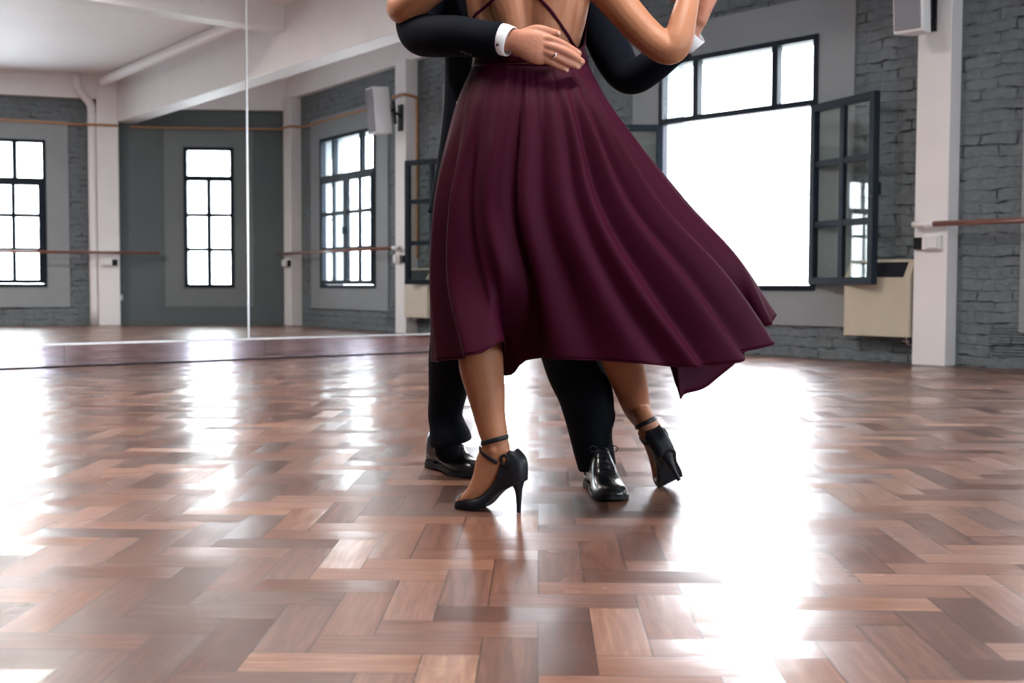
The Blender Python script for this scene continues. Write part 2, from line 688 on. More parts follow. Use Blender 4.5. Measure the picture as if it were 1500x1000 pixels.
def wall(name, M, x0, x1, holes, mat, z1=H_CEIL, z0=0, t=WALL_T):
    mb = MB()
    x = x0
    for a, b, c, d in sorted(holes):
        mb.box(x, a, 0, t, z0, z1)
        mb.box(a, b, 0, t, z0, c)
        mb.box(a, b, 0, t, d, z1)
        x = b
    mb.box(x, x1, 0, t, z0, z1)
    o = mb.build(name, mat, M=M)
    return tag(o, kind='structure')


P1, P2, PW, PD = 3.628, 7.06, .2665, .1725      # pillars along the window wall
Z0W, Z1W, ZTR = .5635, 2.679, 2.13              # window sill, head, transom
W1 = (.852, 2.544)
W2 = (4.569, 6.243)
SUR = .33

M_WIN = wall_frame(C0, C0 + E1 * 5, 1)
# the far walls (seen in the mirror)
v_corner = Vector((-3.32, 17.45))
v_ch_end = Vector((-5.72, 17.24))
v_pil = Vector((-5.98, 17.2))
v_dir = Vector((-.96, -.28)).normalized()
r_corner = C0 + E1 * A_END
r_ch_end = refl(v_ch_end)
r_pil = refl(v_pil)
r_dir = (refl(v_pil + v_dir) - r_pil).normalized()
THIRD_L = 9.6
r_third_end = r_pil + r_dir * THIRD_L
m_end = C0 - MD * 11.5

M_CH = wall_frame(r_corner, r_ch_end, 1)
CH_L = (r_ch_end - r_corner).length
M_RET = wall_frame(r_ch_end, r_pil, 1)
M_TH = wall_frame(r_pil, r_third_end, 1)
M_BK = wall_frame(r_third_end, m_end, 1)
M_MI = wall_frame(m_end, C0, 1)
BK_L = (m_end - r_third_end).length

# floor and ceiling
poly = [C0 + MN * .2 - E1 * .3 + MD * .25, r_corner - E2 * .34 + E1 * .3, r_ch_end + (r_ch_end - r_corner).normalized() * .2 - Vector((M_CH[0][1], M_CH[1][1])) * -.3,
        r_pil + Vector((M_TH[0][1], M_TH[1][1])) * .34, r_third_end + Vector((M_TH[0][1], M_TH[1][1])) * .34 + r_dir * .3,
        m_end + MN * .2 - MD * .3]
tag(MB().prism(poly, -.1, 0).build('floor', 'parquet'), kind='structure')
tag(MB().prism(poly, H_CEIL, H_CEIL + .15).build('ceiling', 'ceil'), kind='structure')

HOLE1 = (W1[0], W1[1], Z0W, Z1W)
HOLE2 = (W2[0], W2[1], Z0W, Z1W)
wall('wall_right', M_WIN, -.25, A_END + .1, [HOLE1, HOLE2], 'brick')
CHW = (.87, 1.60)        # narrow window in the angled wall, measured from the corner
wall('wall_far_right', M_CH, 0, CH_L + .02, [(CHW[0], CHW[1], Z0W, 2.65)], 'teal')
wall('wall_return', M_RET, 0, (r_pil - r_ch_end).length, [], 'teal')
TH_W = [(.884, 2.56), (3.6, 5.28)]  # second opening is out of view, added for fill daylight and floor glare
wall('wall_back_right', M_TH, 0, THIRD_L + .1, [(a, b, Z0W, 2.70) for a, b in TH_W], 'brick')
wall('wall_back', M_BK, 0, BK_L, [], 'teal')
wall('wall_left', M_MI, -.1, 11.5 + .3, [], 'plaster', t=.2)


# smooth plaster surrounds, slightly proud of the brick
def surround(n, M, a, b, c, d, m, mat, zb=.27, zt=2.985, th=.018):
    mb = MB()
    mb.box(a, a + .006, .05, WALL_T, c, d)
    mb.box(b - .006, b, .05, WALL_T, c, d)
    mb.box(a, b, .05, WALL_T, c, c + .006)
    mb.box(a, b, .05, WALL_T, d - .006, d)
    mb.box(a - m, a, -th, .01, zb, zt)
    mb.box(b, b + m, -th, .01, zb, zt)
    mb.box(a, b, -th, .01, zb, c)
    mb.box(a, b, -th, .01, d, zt)
    tag(mb.build('trim_%d' % n, mat, M=M), kind='structure')


surround(1, M_WIN, W1[0], W1[1], Z0W, Z1W, SUR, 'plaster')
surround(2, M_WIN, W2[0], W2[1], Z0W, Z1W, SUR, 'plaster')
surround(3, M_CH, CHW[0], CHW[1], Z0W, 2.65, .285, 'teal2', .28, 2.95, .006)
for k, (a, b) in enumerate(TH_W):
    surround(4 + k, M_TH, a, b, Z0W, 2.70, .31, 'plaster')

# white ring beams over the walls
def beam(name, M, x0, x1, zb, dp, zt=H_CEIL):
    return tag(MB().box(x0, x1, -dp, 0.002, zb, zt).build(name, 'white', M=M, bevel=.008), kind='structure')


beam('trim_10', M_WIN, 0, A_END, H_BEAM, .10)
beam('trim_11', M_CH, 0, CH_L, 3.2, .07)
beam('trim_12', M_TH, 0, THIRD_L, 3.32, .10)
beam('trim_13', M_MI, 0, 11.5, 3.25, .06)


# windows -------------------------------------------------------------
def bars(mb, x0, x1, z0, z1, y0, y1, w, cols, rows, mw=None):
    """rim of width w and glazing bars"""
    mw = mw or w * .6
    mb.box(x0, x0 + w, y0, y1, z0, z1)
    mb.box(x1 - w, x1, y0, y1, z0, z1)
    mb.box(x0 + w, x1 - w, y0, y1, z0, z0 + w)
    mb.box(x0 + w, x1 - w, y0, y1, z1 - w, z1)
    e = (y1 - y0) * .15
    for k in range(1, cols):
        c = x0 + (x1 - x0) * k / cols
        mb.box(c - mw / 2, c + mw / 2, y0 + e, y1 - e, z0 + w, z1 - w)
    for k in range(1, rows):
        c = z0 + (z1 - z0) * k / rows
        mb.box(x0 + w, x1 - w, y0 + e * 1.4, y1 - e * 1.4, c - mw / 2, c + mw / 2)
    return mb


def glass_grid(parent, x0, x1, z0, z1, y, cols, rows, w):
    mb = MB()
    mb.box(x0 + w * .6, x1 - w * .6, y - .002, y + .002, z0 + w * .6, z1 - w * .6)
    mb.build('pane', 'glass', parent)


def casement(parent, x0, wd, z0, z1, ang, side):
    """hinged sash; side=+1 extends along +x from its hinge at x0, -1 along -x"""
    c = empty('casement')
    c.parent = parent
    c.location = (x0, -.02, 0)
    c.rotation_euler = (0, 0, ang)
    mb = MB()
    a, b = (0, wd) if side > 0 else (-wd, 0)
    bars(mb, a, b, z0, z1, -.028, .028, .060, 2, 3, .054)
    mb.build('sash_frame', 'steel', c, bevel=.003)
    glass_grid(c, a, b, z0, z1, 0, 2, 3, .045)
    h = MB()
    hx = (wd - .022) * side
    h.box(hx - .012, hx + .012, -.06, -.022, (z0 + z1) / 2 - .05, (z0 + z1) / 2 + .05)
    h.build('latch', 'steel', c, bevel=.003)
    return c


def big_window(n, M, x0, x1, z0, z1, ztr, open_l=0, open_r=0):
    w = empty('window_%d' % n, kind='structure')
    w.matrix_world = M
    mb = MB()
    f = .045
    y0, y1 = -.035, .05
    mb.box(x0, x0 + f, y0, y1, z0, z1)
    mb.box(x1 - f, x1, y0, y1, z0, z1)
    mb.box(x0 + f, x1 - f, y0, y1, z0, z0 + f)
    mb.box(x0 + f, x1 - f, y0, y1, z1 - f, z1)
    mb.box(x0 + f, x1 - f, y0, y1, ztr - .034, ztr + .016)
    q = (x1 - x0) / 4
    for k in (1, 3):
        mb.box(x0 + q * k - .030, x0 + q * k + .030, y0 + .006, y1 - .006, ztr, z1 - f)
    mb.build('window_frame', 'steel', w, bevel=.003)
    g = MB()
    g.box(x0 + f, x1 - f, .006, .010, ztr, z1 - f)
    g.build('pane', 'glass', w)
    hw = (x1 - x0) / 2 - f
    casement(w, x0 + f, hw, z0 + f + .004, ztr - .034, open_l, 1)
    casement(w, x1 - f, hw, z0 + f + .004, ztr - .034, open_r, -1)
    return w


# local +y is outwards, so the right sash swings in with a positive turn, the left one with a negative turn
big_window(1, M_WIN, W1[0], W1[1], Z0W, Z1W, ZTR, -radians(133), radians(159))
big_window(2, M_WIN, W2[0], W2[1], Z0W, Z1W, ZTR)
for k, (a, b) in enumerate(TH_W):
    big_window(4 + k, M_TH, a, b, Z0W, 2.70, ZTR)
w = empty('window_3', kind='structure')
w.matrix_world = M_CH
mb = MB()
bars(mb, CHW[0], CHW[1], Z0W, 2.65, -.03, .04, .05, 1, 1)
mb.box(CHW[0], CHW[1], -.025, .035, 2.15, 2.225)
xm = (CHW[0] + CHW[1]) / 2
mb.box(xm - .030, xm + .030, -.02, .03, Z0W + .05, 2.16)
for k in (1, 2):
    z = Z0W + .05 + (2.16 - Z0W - .05) * k / 3
    mb.box(CHW[0] + .05, CHW[1] - .05, -.015, .025, z - .026, z + .026)
mb.build('window_frame', 'steel', w, bevel=.003)
MB().box(CHW[0] + .03, CHW[1] - .03, .0, .004, Z0W + .03, 2.62).build('pane', 'glass', w)


# daylight portals at the openings (they only guide the sampling of the sky)
def portal(M, a, b, c, d):
    L_ = bpy.data.lights.new('window_daylight', 'AREA')
    L_.shape = 'RECTANGLE'
    L_.size = b - a
    L_.size_y = d - c
    L_.cycles.is_portal = True
    o = bpy.data.objects.new('window_daylight', L_)
    COL.objects.link(o)
    # light looks along its -z: into the room = local -y
    R = Matrix(((1, 0, 0, (a + b) / 2), (0, 0, 1, WALL_T + .02), (0, -1, 0, (c + d) / 2), (0, 0, 0, 1)))
    o.matrix_world = M @ R


portal(M_WIN, *HOLE1)
portal(M_WIN, *HOLE2)
portal(M_CH, CHW[0], CHW[1], Z0W, 2.65)
for a, b in TH_W:
    portal(M_TH, a, b, Z0W, 2.70)


# pillars --------------------------------------------------------------
def pillar(n, M, x, w_, d_, zt):
    mb = MB()
    mb.box(x - w_ / 2, x + w_ / 2, -d_, .002, 0, zt)
    return tag(mb.build('trim_%d' % n, 'white', M=M, bevel=.012), kind='structure')


pillar(20, M_WIN, P1, PW, PD, H_BEAM + .01)
pillar(21, M_WIN, P2, PW, PD, H_BEAM + .01)
pillar(22, M_TH, .02, .30, .16, 3.66)

# deep white main beam and the cross beams under the ceiling
bA = refl(Vector((-5.86, 17.15)))
v2 = Vector((-.62, 10.40))
bB = refl(v2)
bB = bA + (bB - bA) * 1.0
bd = (bB - bA).normalized()
MBM = wall_frame(bA, bB, 1)
BL = (bB - bA).length
side = 1 if (MBM.inverted() @ Vector((0, 0, 0))).y > 0 else -1
y0, y1 = (0, .28) if side < 0 else (-.28, 0)
tag(MB().box(-.1, BL - .03, y0, y1, 2.99, H_CEIL).build('trim_30', 'white', M=MBM, bevel=.01), kind='structure')
for n, (x, zb) in enumerate(((5.3, 3.40), (8.0, 3.40))):
    if side > 0:
        m_ = MB().box(x - .13, x + .13, 0, 4.6, zb, H_CEIL)
    else:
        m_ = MB().box(x - .13, x + .13, -4.6, 0, zb, H_CEIL)
    tag(m_.build('trim_%d' % (31 + n), 'white', M=MBM, bevel=.008), kind='structure')

# unseen tube lamps added under the ceiling as fill light on the couple
def fill_lamp(x, y, rz, label):
    e = tag(empty('fill_lamp', (x, y, 3.655), rz), label, 'lamp', 'added fill lamps')
    MB().box(-.62, .62, -.09, .09, -.06, 0).build('housing', 'white', e, bevel=.006)
    mb = MB()
    for q in (-.04, .04):
        tube([(-.58, q, -.082), (.58, q, -.082)], .016, 12, 2, mb)
    mb.build('fill_tube', 'fillglow', e, True)
    L_ = bpy.data.lights.new('fill_light', 'AREA')
    L_.shape = 'RECTANGLE'
    L_.size, L_.size_y = 1.15, .12
    L_.energy = FILL_W
    L_.color = (1, .93, .86)
    o = bpy.data.objects.new('fill_light', L_)
    COL.objects.link(o)
    o.parent = e
    o.location = (0, 0, -.11)


FILL_W = 36
for x_, y_, lb in ((-1.9, 3.4, 'left, beside the mirrors'), (.6, 2.3, 'above and before the couple'), (-1.2, 6.2, 'left behind the couple')):
    fill_lamp(x_, y_, MANG, 'added white twin tube fill lamp out of frame ' + lb)

mb = MB()
tube([(.15, .24 * side, 3.54), (2.5, .24 * side, 3.55), (5.15, .24 * side, 3.56)], .065, 16, 4, mb)
tag(mb.build('ceiling_pipe', 'ceil', smooth=True, M=MBM), 'white pipe running under the ceiling alongside the deep main beam', 'pipe')

# mirrors ----------------------------------------------------------------
# local frame at the corner running along the mirror wall into the room's depth (towards the left of the photo)
M_M = Matrix(((-MD.x, MN.x, 0, C0.x), (-MD.y, MN.y, 0, C0.y), (0, 0, 1, 0), (0, 0, 0, 1)))   # x: away from corner, +y: behind the mirror


def mirror_panel(x0, x1, label):
    e = tag(empty('wall_mirror'), label, 'mirror', 'tall wall mirrors')
    e.matrix_world = M_M
    MB().box(x0 + .010, x1 - .010, -.012, -.004, .175, 3.24).build('mirror_glass', 'mirror', e)
    MB().box(x0 + .010, x1 - .010, -.004, .0, .175, 3.24).build('backing', 'black', e)
    return e


def mirror_strip(x0, x1, label):
    e = tag(empty('low_mirror'), label, 'mirror', 'low mirror strips along the floor')
    e.matrix_world = M_M
    MB().box(x0 + .002, x1 - .002, -.012, -.004, .012, .158).build('mirror_glass', 'mirror2', e)
    MB().box(x0 + .002, x1 - .002, -.004, .0, .012, .158).build('backing', 'black', e)
    return e


mirror_panel(.02, 3.72, 'tall wall mirror right of the white seam, reflecting pillar, speaker and barred window')
mirror_panel(3.72, 7.42, 'tall wall mirror left of the white seam, reflecting the drainpipe and narrow window')
mirror_panel(7.42, 11.1, 'tall wall mirror at the far left end, beyond the photo edge')
xs = [.02, 3.58, 5.15, 5.85, 7.42, 11.1]
labs = ['low mirror strip at floor level right of the white seam, nearest the corner',
        'low mirror strip at floor level below the narrow window reflection',
        'short low mirror strip at floor level below the reflected white pillar',
        'low mirror strip at floor level at left edge under the bright window reflection',
        'low mirror strip at floor level beyond the left edge']
for k in range(5):
    mirror_strip(xs[k], xs[k + 1], labs[k])
tg = tag(MB().box(3.712, 3.728, -.016, .0, .175, 3.24).build('mirror_joint', 'alu', M=M_M), 'thin pale vertical metal strip between the two tall mirrors', 'strip')
tg = tag(MB().box(.02, 11.1, -.018, .0, .159, .174).build('mirror_rail', 'alu', M=M_M), 'pale horizontal metal rail between tall mirrors and low mirror strips', 'rail')
tag(MB().box(.02, 11.1, -.014, .0, 0, .011).build('baseboard_left', 'black', M=M_M), kind='structure')


# ballet barres -----------------------------------------------------------
def barre(M, x0, x1, y, z, label, brackets, white_end=None):
    e = tag(empty('ballet_barre'), label, 'barre')
    e.matrix_world = M
    rod((x0, y, z), (x1, y, z), .021, 16).build('rail', 'wood', e, True)
    if white_end:
        rod((white_end[0], y, z), (white_end[1], y, z), .0225, 16).build('white_sleeve', 'white', e, True)
    for bx_, yw in brackets:
        mb = MB()
        mb.box(bx_ - .012, bx_ + .012, y - .01, yw, z - .028, z - .018)
        mb.box(bx_ - .03, bx_ + .03, yw - .008, yw, z - .06, z + .02)
        mb.build('bracket', 'white', e, bevel=.002)
    return e


barre(M_WIN, P1 - .06, P2 + .16, -PD - .075, 1.065, 'brown wooden ballet barre starting on the white pillar at right', [(P1, -PD), (P2, -PD)], (P1 - .105, P1 + .06))
barre(M_TH, -.7, 4.0, -.24, 1.07, 'brown ballet barre reflected across the bright window at far left', [(.02, -.16), (3.2, -.001)])


# heater -------------------------------------------------------------------
def heater():
    e = tag(empty('gas_heater', (0, 0, 0)), 'beige box wall heater with dark top grille, left of the right pillar', 'heater')
    e.matrix_world = M_WIN @ Matrix.Translation((2.925, -.012, .21))
    wd, dp, ht = .555, .19, .60
    mb = MB()
    # body with a sloping front top
    prof = [(0, 0), (-dp, 0), (-dp, ht * .76), (-dp * .55, ht * .97), (-dp * .5, ht), (0, ht)]
    n = len(prof)
    v = [(0, y, z) for y, z in prof] + [(wd, y, z) for y, z in prof]
    f = [tuple(range(n)), tuple(range(n, 2 * n))[::-1]] + [(i, (i + 1) % n, n + (i + 1) % n, n + i) for i in range(n)]
    mb.add(v, f)
    mb.build('casing', 'beige', e, bevel=.006)
    g = MB()
    a = Vector((0, -dp - .002, ht * .77))
    b = Vector((0, -dp * .55 - .002, ht * .965))
    d = (b - a)
    nn = Vector((0, -d.z, d.y)).normalized()
    for k in range(9):
        p = a + d * (k + .3) / 9
        q = a + d * (k + .75) / 9
        g.add([(.06, p.y, p.z), (wd - .06, p.y, p.z), (wd - .06, q.y, q.z), (.06, q.y, q.z),
               *[(x, y_ + nn.y * -.006, z_ + nn.z * -.006 + .004) for x, y_, z_ in ((.06, p.y, p.z), (wd - .06, p.y, p.z), (wd - .06, q.y, q.z), (.06, q.y, q.z))]],
              [(0, 1, 2, 3), (4, 7, 6, 5), (0, 4, 5, 1), (1, 5, 6, 2), (2, 6, 7, 3), (3, 7, 4, 0)])
    pl = MB().add([(.05, a.y - .001, a.z), (wd - .05, a.y - .001, a.z), (wd - .05, b.y - .001, b.z), (.05, b.y - .001, b.z),
                   (.05, a.y + .01, a.z), (wd - .05, a.y + .01, a.z), (wd - .05, b.y + .01, b.z), (.05, b.y + .01, b.z)],
                  [(0, 1, 2, 3), (4, 7, 6, 5), (0, 4, 5, 1), (1, 5, 6, 2), (2, 6, 7, 3), (3, 7, 4, 0)])
    pl.build('grille', 'black', e)
    t = MB()
    tube([(wd - .07, -.08, .0), (wd - .07, -.08, -.05), (wd - .05, -.04, -.06), (wd - .05, .008, -.06)], .009, mb=t)
    t.build('gas_pipe', 'silver', e, True)
    k = MB()
    k.box(wd - .10, wd - .04, -.095, -.085, -.04, -.028)
    k.build('tap', 'silver', e, bevel=.002)


heater()


# speaker and its bracket on the pillar --------------------------------------
def speaker():
    e = tag(empty('wall_speaker'), 'white wall speaker with grey cloth front on a bracket high on the right pillar', 'speaker')
    M = M_WIN @ Matrix.Translation((P1 - .015, -PD - .27, 2.445)) @ Matrix.Rotation(radians(4), 4, 'Z') @ Matrix.Rotation(radians(5), 4, 'X')
    e.matrix_world = M
    mb = MB()
    wf, wb, dp, ht = .112, .075, .23, .56
    v = [(-wf, -dp / 2, 0), (wf, -dp / 2, 0), (wb, dp / 2, 0), (-wb, dp / 2, 0)]
    v = v + [(x, y, ht) for x, y, _ in v]
    mb.add(v, [(3, 2, 1, 0), (4, 5, 6, 7), (0, 1, 5, 4), (1, 2, 6, 5), (2, 3, 7, 6), (3, 0, 4, 7)])
    mb.build('cabinet', 'white', e, bevel=.012)
    MB().box(-wf + .014, wf - .014, -dp / 2 - .012, -dp / 2 + .002, .022, ht - .022).build('grille', 'grille', e, bevel=.005)
    b = MB()
    b.box(-.05, .05, dp / 2, dp / 2 + .02, .20, .36)
    b.box(-.015, .015, dp / 2 + .02, dp / 2 + .10, .27, .30)
    b.box(-.012, .045, dp / 2 + .07, dp / 2 + .10, .12, .40)
    b.build('bracket', 'black', e, bevel=.003)
    p = MB()
    Mi = M.inverted() @ M_WIN
    pts = [Mi @ Vector((P1 - .03 + dx, -PD - .002, 2.40 + dz)) for dx, dz in ((-.05, .1), (.05, .1), (.05, .42), (-.05, .42))]
    pts2 = [Mi @ Vector((P1 - .03 + dx, -PD - .025, 2.40 + dz)) for dx, dz in ((-.05, .1), (.05, .1), (.05, .42), (-.05, .42))]
    p.add(pts + pts2, [(0, 1, 2, 3), (7, 6, 5, 4), (0, 4, 5, 1), (1, 5, 6, 2), (2, 6, 7, 3), (3, 7, 4, 0)])
    p.build('wall_plate', 'black', e)
    aa = Mi @ Vector((P1 - .03, -PD - .02, 2.40 + .28))
    rod(tuple(aa), (0, dp / 2 + .06, .285), .014).build('arm', 'black', e, True)


speaker()


# orange conduit ----------------------------------------------------------
def conduit():
    mb = MB()
    zc = 2.93
    pl, pr_ = P1 - PW / 2, P1 + PW / 2
    y = -.022
    pts = [(pl - .02, y, .95), (pl - .02, y, 1.6), (pl - .02, y, 2.3), (pl - .02, y, zc - .1), (pl - .022, y - .02, zc - .02),
           (pl - .022, -PD - .02, zc), (pl + .03, -PD - .022, zc + .005), (P1, -PD - .022, zc + .01), (pr_ - .03, -PD - .022, zc), (pr_ + .022, -PD - .02, zc), (pr_ + .03, y - .02, zc),
           (pr_ + .1, y - .003, zc), (4.5, y, zc - .01), (5.5, y, zc), (6.5, y, zc - .01), (P2 - PW / 2 - .08, y, zc), (P2 - PW / 2 - .02, -PD, zc), (P2 - PW / 2 + .03, -PD - .022, zc), (P2, -PD - .022, zc), (P2 + PW / 2, -PD - .022, zc)]
    tube(pts, .017, 10, 4, mb)
    tag(mb.build('conduit_pipe', 'orange', smooth=True, M=M_WIN), 'orange painted conduit running beside the right pillar and around it above the window', 'pipe')
    mb = MB()
    tube([(-.12, -.185, 2.93), (.17, -.185, 2.93), (.31, -.18, 2.93), (.36, -.04, 2.94), (1.6, -.03, 2.97), (3.5, -.03, 3.0), (6.5, -.03, 3.0)], .017, 10, 4, mb)
    tag(mb.build('conduit_pipe', 'orange', smooth=True, M=M_TH), 'orange conduit above the bright window reflected at the far left', 'pipe')
    mb = MB()
    tube([(.06, -.03, 2.93), (1.2, -.03, 2.93), (CH_L - .05, -.03, 2.93)], .014, 10, 3, mb)
    tag(mb.build('conduit_pipe', 'orange', smooth=True, M=M_CH), 'dull orange conduit above the narrow dark-framed window reflected in the mirror', 'pipe')


conduit()
# drainpipe at the far left pillar
mb = MB()
tube([(.235, -.09, 0), (.235, -.09, 1.5), (.235, -.09, 2.95), (.235, -.09, 3.12), (.26, -.10, 3.25), (.40, -.14, 3.42), (.43, -.15, 3.52), (.43, -.15, 3.655)], .062, 18, 4, mb, cap=False)
e = tag(empty('drainpipe'), 'white drainpipe with a bent top beside the white pillar at far left', 'pipe')
e.matrix_world = M_TH
mb.build('pipe', 'white', e, True)
k = MB()
rod((.235, -.09, 2.93), (.235, -.09, 2.99), .069, 18, k)
k.build('collar', 'white', e, True)


# electric boxes
def socket_box(M, x, y, z, label, flip=1):
    e = tag(empty('junction_box'), label, 'electrical box', 'boxes under the barre on the pillars')
    e.matrix_world = M @ Matrix.Translation((x, y, z))
    MB().box(-.055, .085, -.045, -.001, -.055, .055).build('housing', 'white', e, bevel=.004)
    MB().box(-.015, .075, -.062, -.045, -.045, .045).build('cover', 'shirt', e, bevel=.006)
    MB().box(-.13, -.056, -.03, -.001, -.05, .04).build('plug', 'black', e, bevel=.004)


socket_box(M_WIN, P1 + .01, -PD, .93, 'small white junction box with black plug below the barre on the right pillar')
socket_box(M_WIN, P2, -PD, .93, 'small white junction box below the barre on the slim pillar reflected beside the mirror seam')
socket_box(M_TH, .03, -.16, .93, 'small junction box on the white pillar reflected at the far left, beside the drainpipe')
# small white outlet low on the return wall, vent low on the brick wall at right
tag(MB().box(.10, .19, -.05, -.001, .37, .45).build('wall_outlet', 'white', M=M_RET, bevel=.004), 'small white outlet low on the grey wall right of the far left pillar', 'outlet')
ev = tag(empty('air_vent'), 'grey painted vent grille low on the brick wall at far right', 'vent')
ev.matrix_world = M_WIN
mb = MB()
for k in range(10):
    mb.box(4.02, 4.28, -.012, -.002, .10 + k * .022, .112 + k * .022)
mb.box(4.0, 4.02, -.012, 0, .09, .33)
mb.box(4.28, 4.30, -.012, 0, .09, .33)
mb.build('louvre', 'brick', ev)
# cable sagging along the brick above the open window
mb = MB()
tube([(.1, -.01, 3.02), (.6, -.012, 2.97), (.95, -.03, 2.99), (1.6, -.03, 3.03), (2.4, -.03, 3.07), (2.9, -.012, 3.13), (3.1, -.012, 3.05), (3.47, -.012, 3.1)], .006, 8, 4, mb)
tag(mb.build('wall_cable', 'brick', smooth=True, M=M_WIN), 'thin grey painted cable above the open window', 'cable')

# outside: pavement and the pale building across the street
gp = [C0 - E1 * 20 - E2 * .5, C0 + E1 * 30 - E2 * .5, C0 + E1 * 30 - E2 * 14, C0 - E1 * 20 - E2 * 14]
tag(MB().prism(gp[::-1], -.6, -.3).build('street_ground', 'street'), kind='structure')
b = tag(empty('building'), 'pale building across the street, seen through the open window', 'building')
b.matrix_world = M_WIN @ Matrix.Translation((0, 9.0, -.3))
mb = MB()
holes = [(-3.2, -2.0, 1.0, 2.6), (-.4, .8, 1.0, 2.6), (2.4, 3.6, 1.0, 2.6), (5.2, 6.4, 1.0, 2.6)]
x = -8
for a_, b_, c_, d_ in holes:
    mb.box(x, a_, 0, .4, 0, 3.2)
    mb.box(a_, b_, 0, .4, 0, c_)
    mb.box(a_, b_, 0, .4, d_, 3.2)
    x = b_
mb.box(x, 12, 0, .4, 0, 3.2)
mb.box(-8, 12, .4, 3, 0, 3.1)
mb.build('wall', 'pale_wall', b)
for a_, b_, c_, d_ in holes:
    m2 = MB()
    for k in range(9):
        xx = a_ + (b_ - a_) * (k + .5) / 9
        m2.box(xx - .012, xx + .012, .02, .044, c_, d_)
    for zz in (c_ + .3, d_ - .3):
        m2.box(a_, b_, .015, .05, zz - .015, zz + .015)
    m2.build('window_grille', 'steel', b)
#PEOPLE#

# ================================================================== THE COUPLE
def K(*rows):
    """(u, v, Y, half width, half depth) rows to loft keys"""
    out = []
    for r in rows:
        p = at(r[0], r[1], r[2])
        out.append((p.x, p.y, p.z, r[3], r[4] if len(r) > 4 else r[3]))
    return out


def head_parts(mb, c, face, up=Vector((0, 0, 1)), s=1.0):
    """skull, jaw, nose, brows, lips and ears as one group of lumps; face = direction looked at"""
    f = Vector(face).normalized()
    r = f.cross(up).normalized()
    u = r.cross(f).normalized()
    M = Matrix((r, f, u)).transposed()
    c = Vector(c)
    ellipsoid(mb, c + M @ Vector((0, -.010, .03)) * s, (.074 * s, .094 * s, .092 * s), M)
    ellipsoid(mb, c + M @ Vector((0, .022, -.035)) * s, (.058 * s, .066 * s, .078 * s), M)
    ellipsoid(mb, c + M @ Vector((0, .055, -.088)) * s, (.026 * s, .026 * s, .020 * s), M)
    loft([(c + M @ Vector((0, .084, .012)) * s, .008 * s, .010 * s), (c + M @ Vector((0, .104, -.022)) * s, .013 * s, .013 * s)], ref=f, sub=2, mb=mb)
    ellipsoid(mb, c + M @ Vector((0, .080, -.056)) * s, (.024 * s, .011 * s, .009 * s), M)
    for q in (-1, 1):
        ellipsoid(mb, c + M @ Vector((q * .030, .076, .020)) * s, (.020 * s, .012 * s, .008 * s), M)
        ellipsoid(mb, c + M @ Vector((q * .077, -.004, -.008)) * s, (.008 * s, .018 * s, .032 * s), M)
    return M


def eyes(parent, c, M, s=1.0):
    for q in (-1, 1):
        mb = MB()
        ellipsoid(mb, Vector(c) + M @ Vector((q * .031, .080, .002)) * s, (.014 * s, .008 * s, .007 * s), M, 12, 8)
        mb.build('eye', 'shirt', parent, True)


def finger(mb, pts, r0, r1, ref=(0, -1, 0)):
    n = len(pts)
    keys = []
    for i, p in enumerate(pts):
        r = r0 + (r1 - r0) * i / (n - 1)
        if i in (1, 2) and n > 3:
            r *= 1.06
        keys.append((*p, r, r * .92))
    loft(keys, 12, 4, ref, 1, mb)


# ------------------------------------------------------------ the woman
woman = tag(empty('person', at(745, 742, 3.1) * 1.0), 'woman seen from behind in a flared burgundy dress and black high heels, dancing', 'person')
wl = woman.location.copy()
wl.z = 0
woman.location = wl
WI = Matrix.Translation(-wl)


def own(o, root, loc):
    """child of a person while keeping world coordinates in the mesh shifted to the root"""
    o.parent = root
    o.matrix_parent_inverse = Matrix.Translation(-loc)
    return o


B = MB()
# trunk: two long back muscles leave a spine furrow
loft(K((787, 215, 3.20, .12, .09), (782, 165, 3.20, .160, .105), (778, 120, 3.175, .145, .095), (776, 85, 3.155, .130, .082),
       (774, 35, 3.14, .146, .088), (772, -10, 3.13, .160, .095), (772, -50, 3.13, .165, .085), (773, -80, 3.13, .13, .062), (774, -98, 3.13, .07, .05)), 28, 5, mb=B, power=.9)
for q in (-1, 1):
    loft(K((779 + q * 22, 120, 3.125, .035, .03), (777 + q * 21, 80, 3.098, .034, .030), (774 + q * 24, 30, 3.072, .042, .034),
           (772 + q * 34, -20, 3.055, .052, .034), (772 + q * 44, -55, 3.065, .050, .030)), 16, 5, mb=B)
    loft(K((774 + q * 60, 60, 3.13, .030, .04), (773 + q * 68, 20, 3.12, .036, .045), (773 + q * 72, -20, 3.11, .040, .04), (773 + q * 80, -50, 3.11, .035, .035)), 14, 4, mb=B)
# neck and head, turned to her right
hc = at(754, -192, 3.17)
loft(K((774, -70, 3.13, .075, .05), (772, -100, 3.135, .052, .050), (766, -140, 3.14, .046, .047), (758, -175, 3.16, .05, .05)), 18, 4, mb=B)
hM = head_parts(B, hc, (-.75, .62, 0), s=.97)
# right arm (to the raised hands)
loft(K((815, -66, 3.12, .055), (862, -45, 3.11, .056), (900, -2, 3.10, .048), (938, 42, 3.07, .044), (968, 68, 3.045, .041), (985, 73, 3.035, .037), (994, 58, 3.04, .039),
       (1001, 28, 3.06, .035), (1008, 0, 3.09, .030), (1016, -30, 3.12, .025), (1024, -58, 3.15, .024)), 18, 5, mb=B)
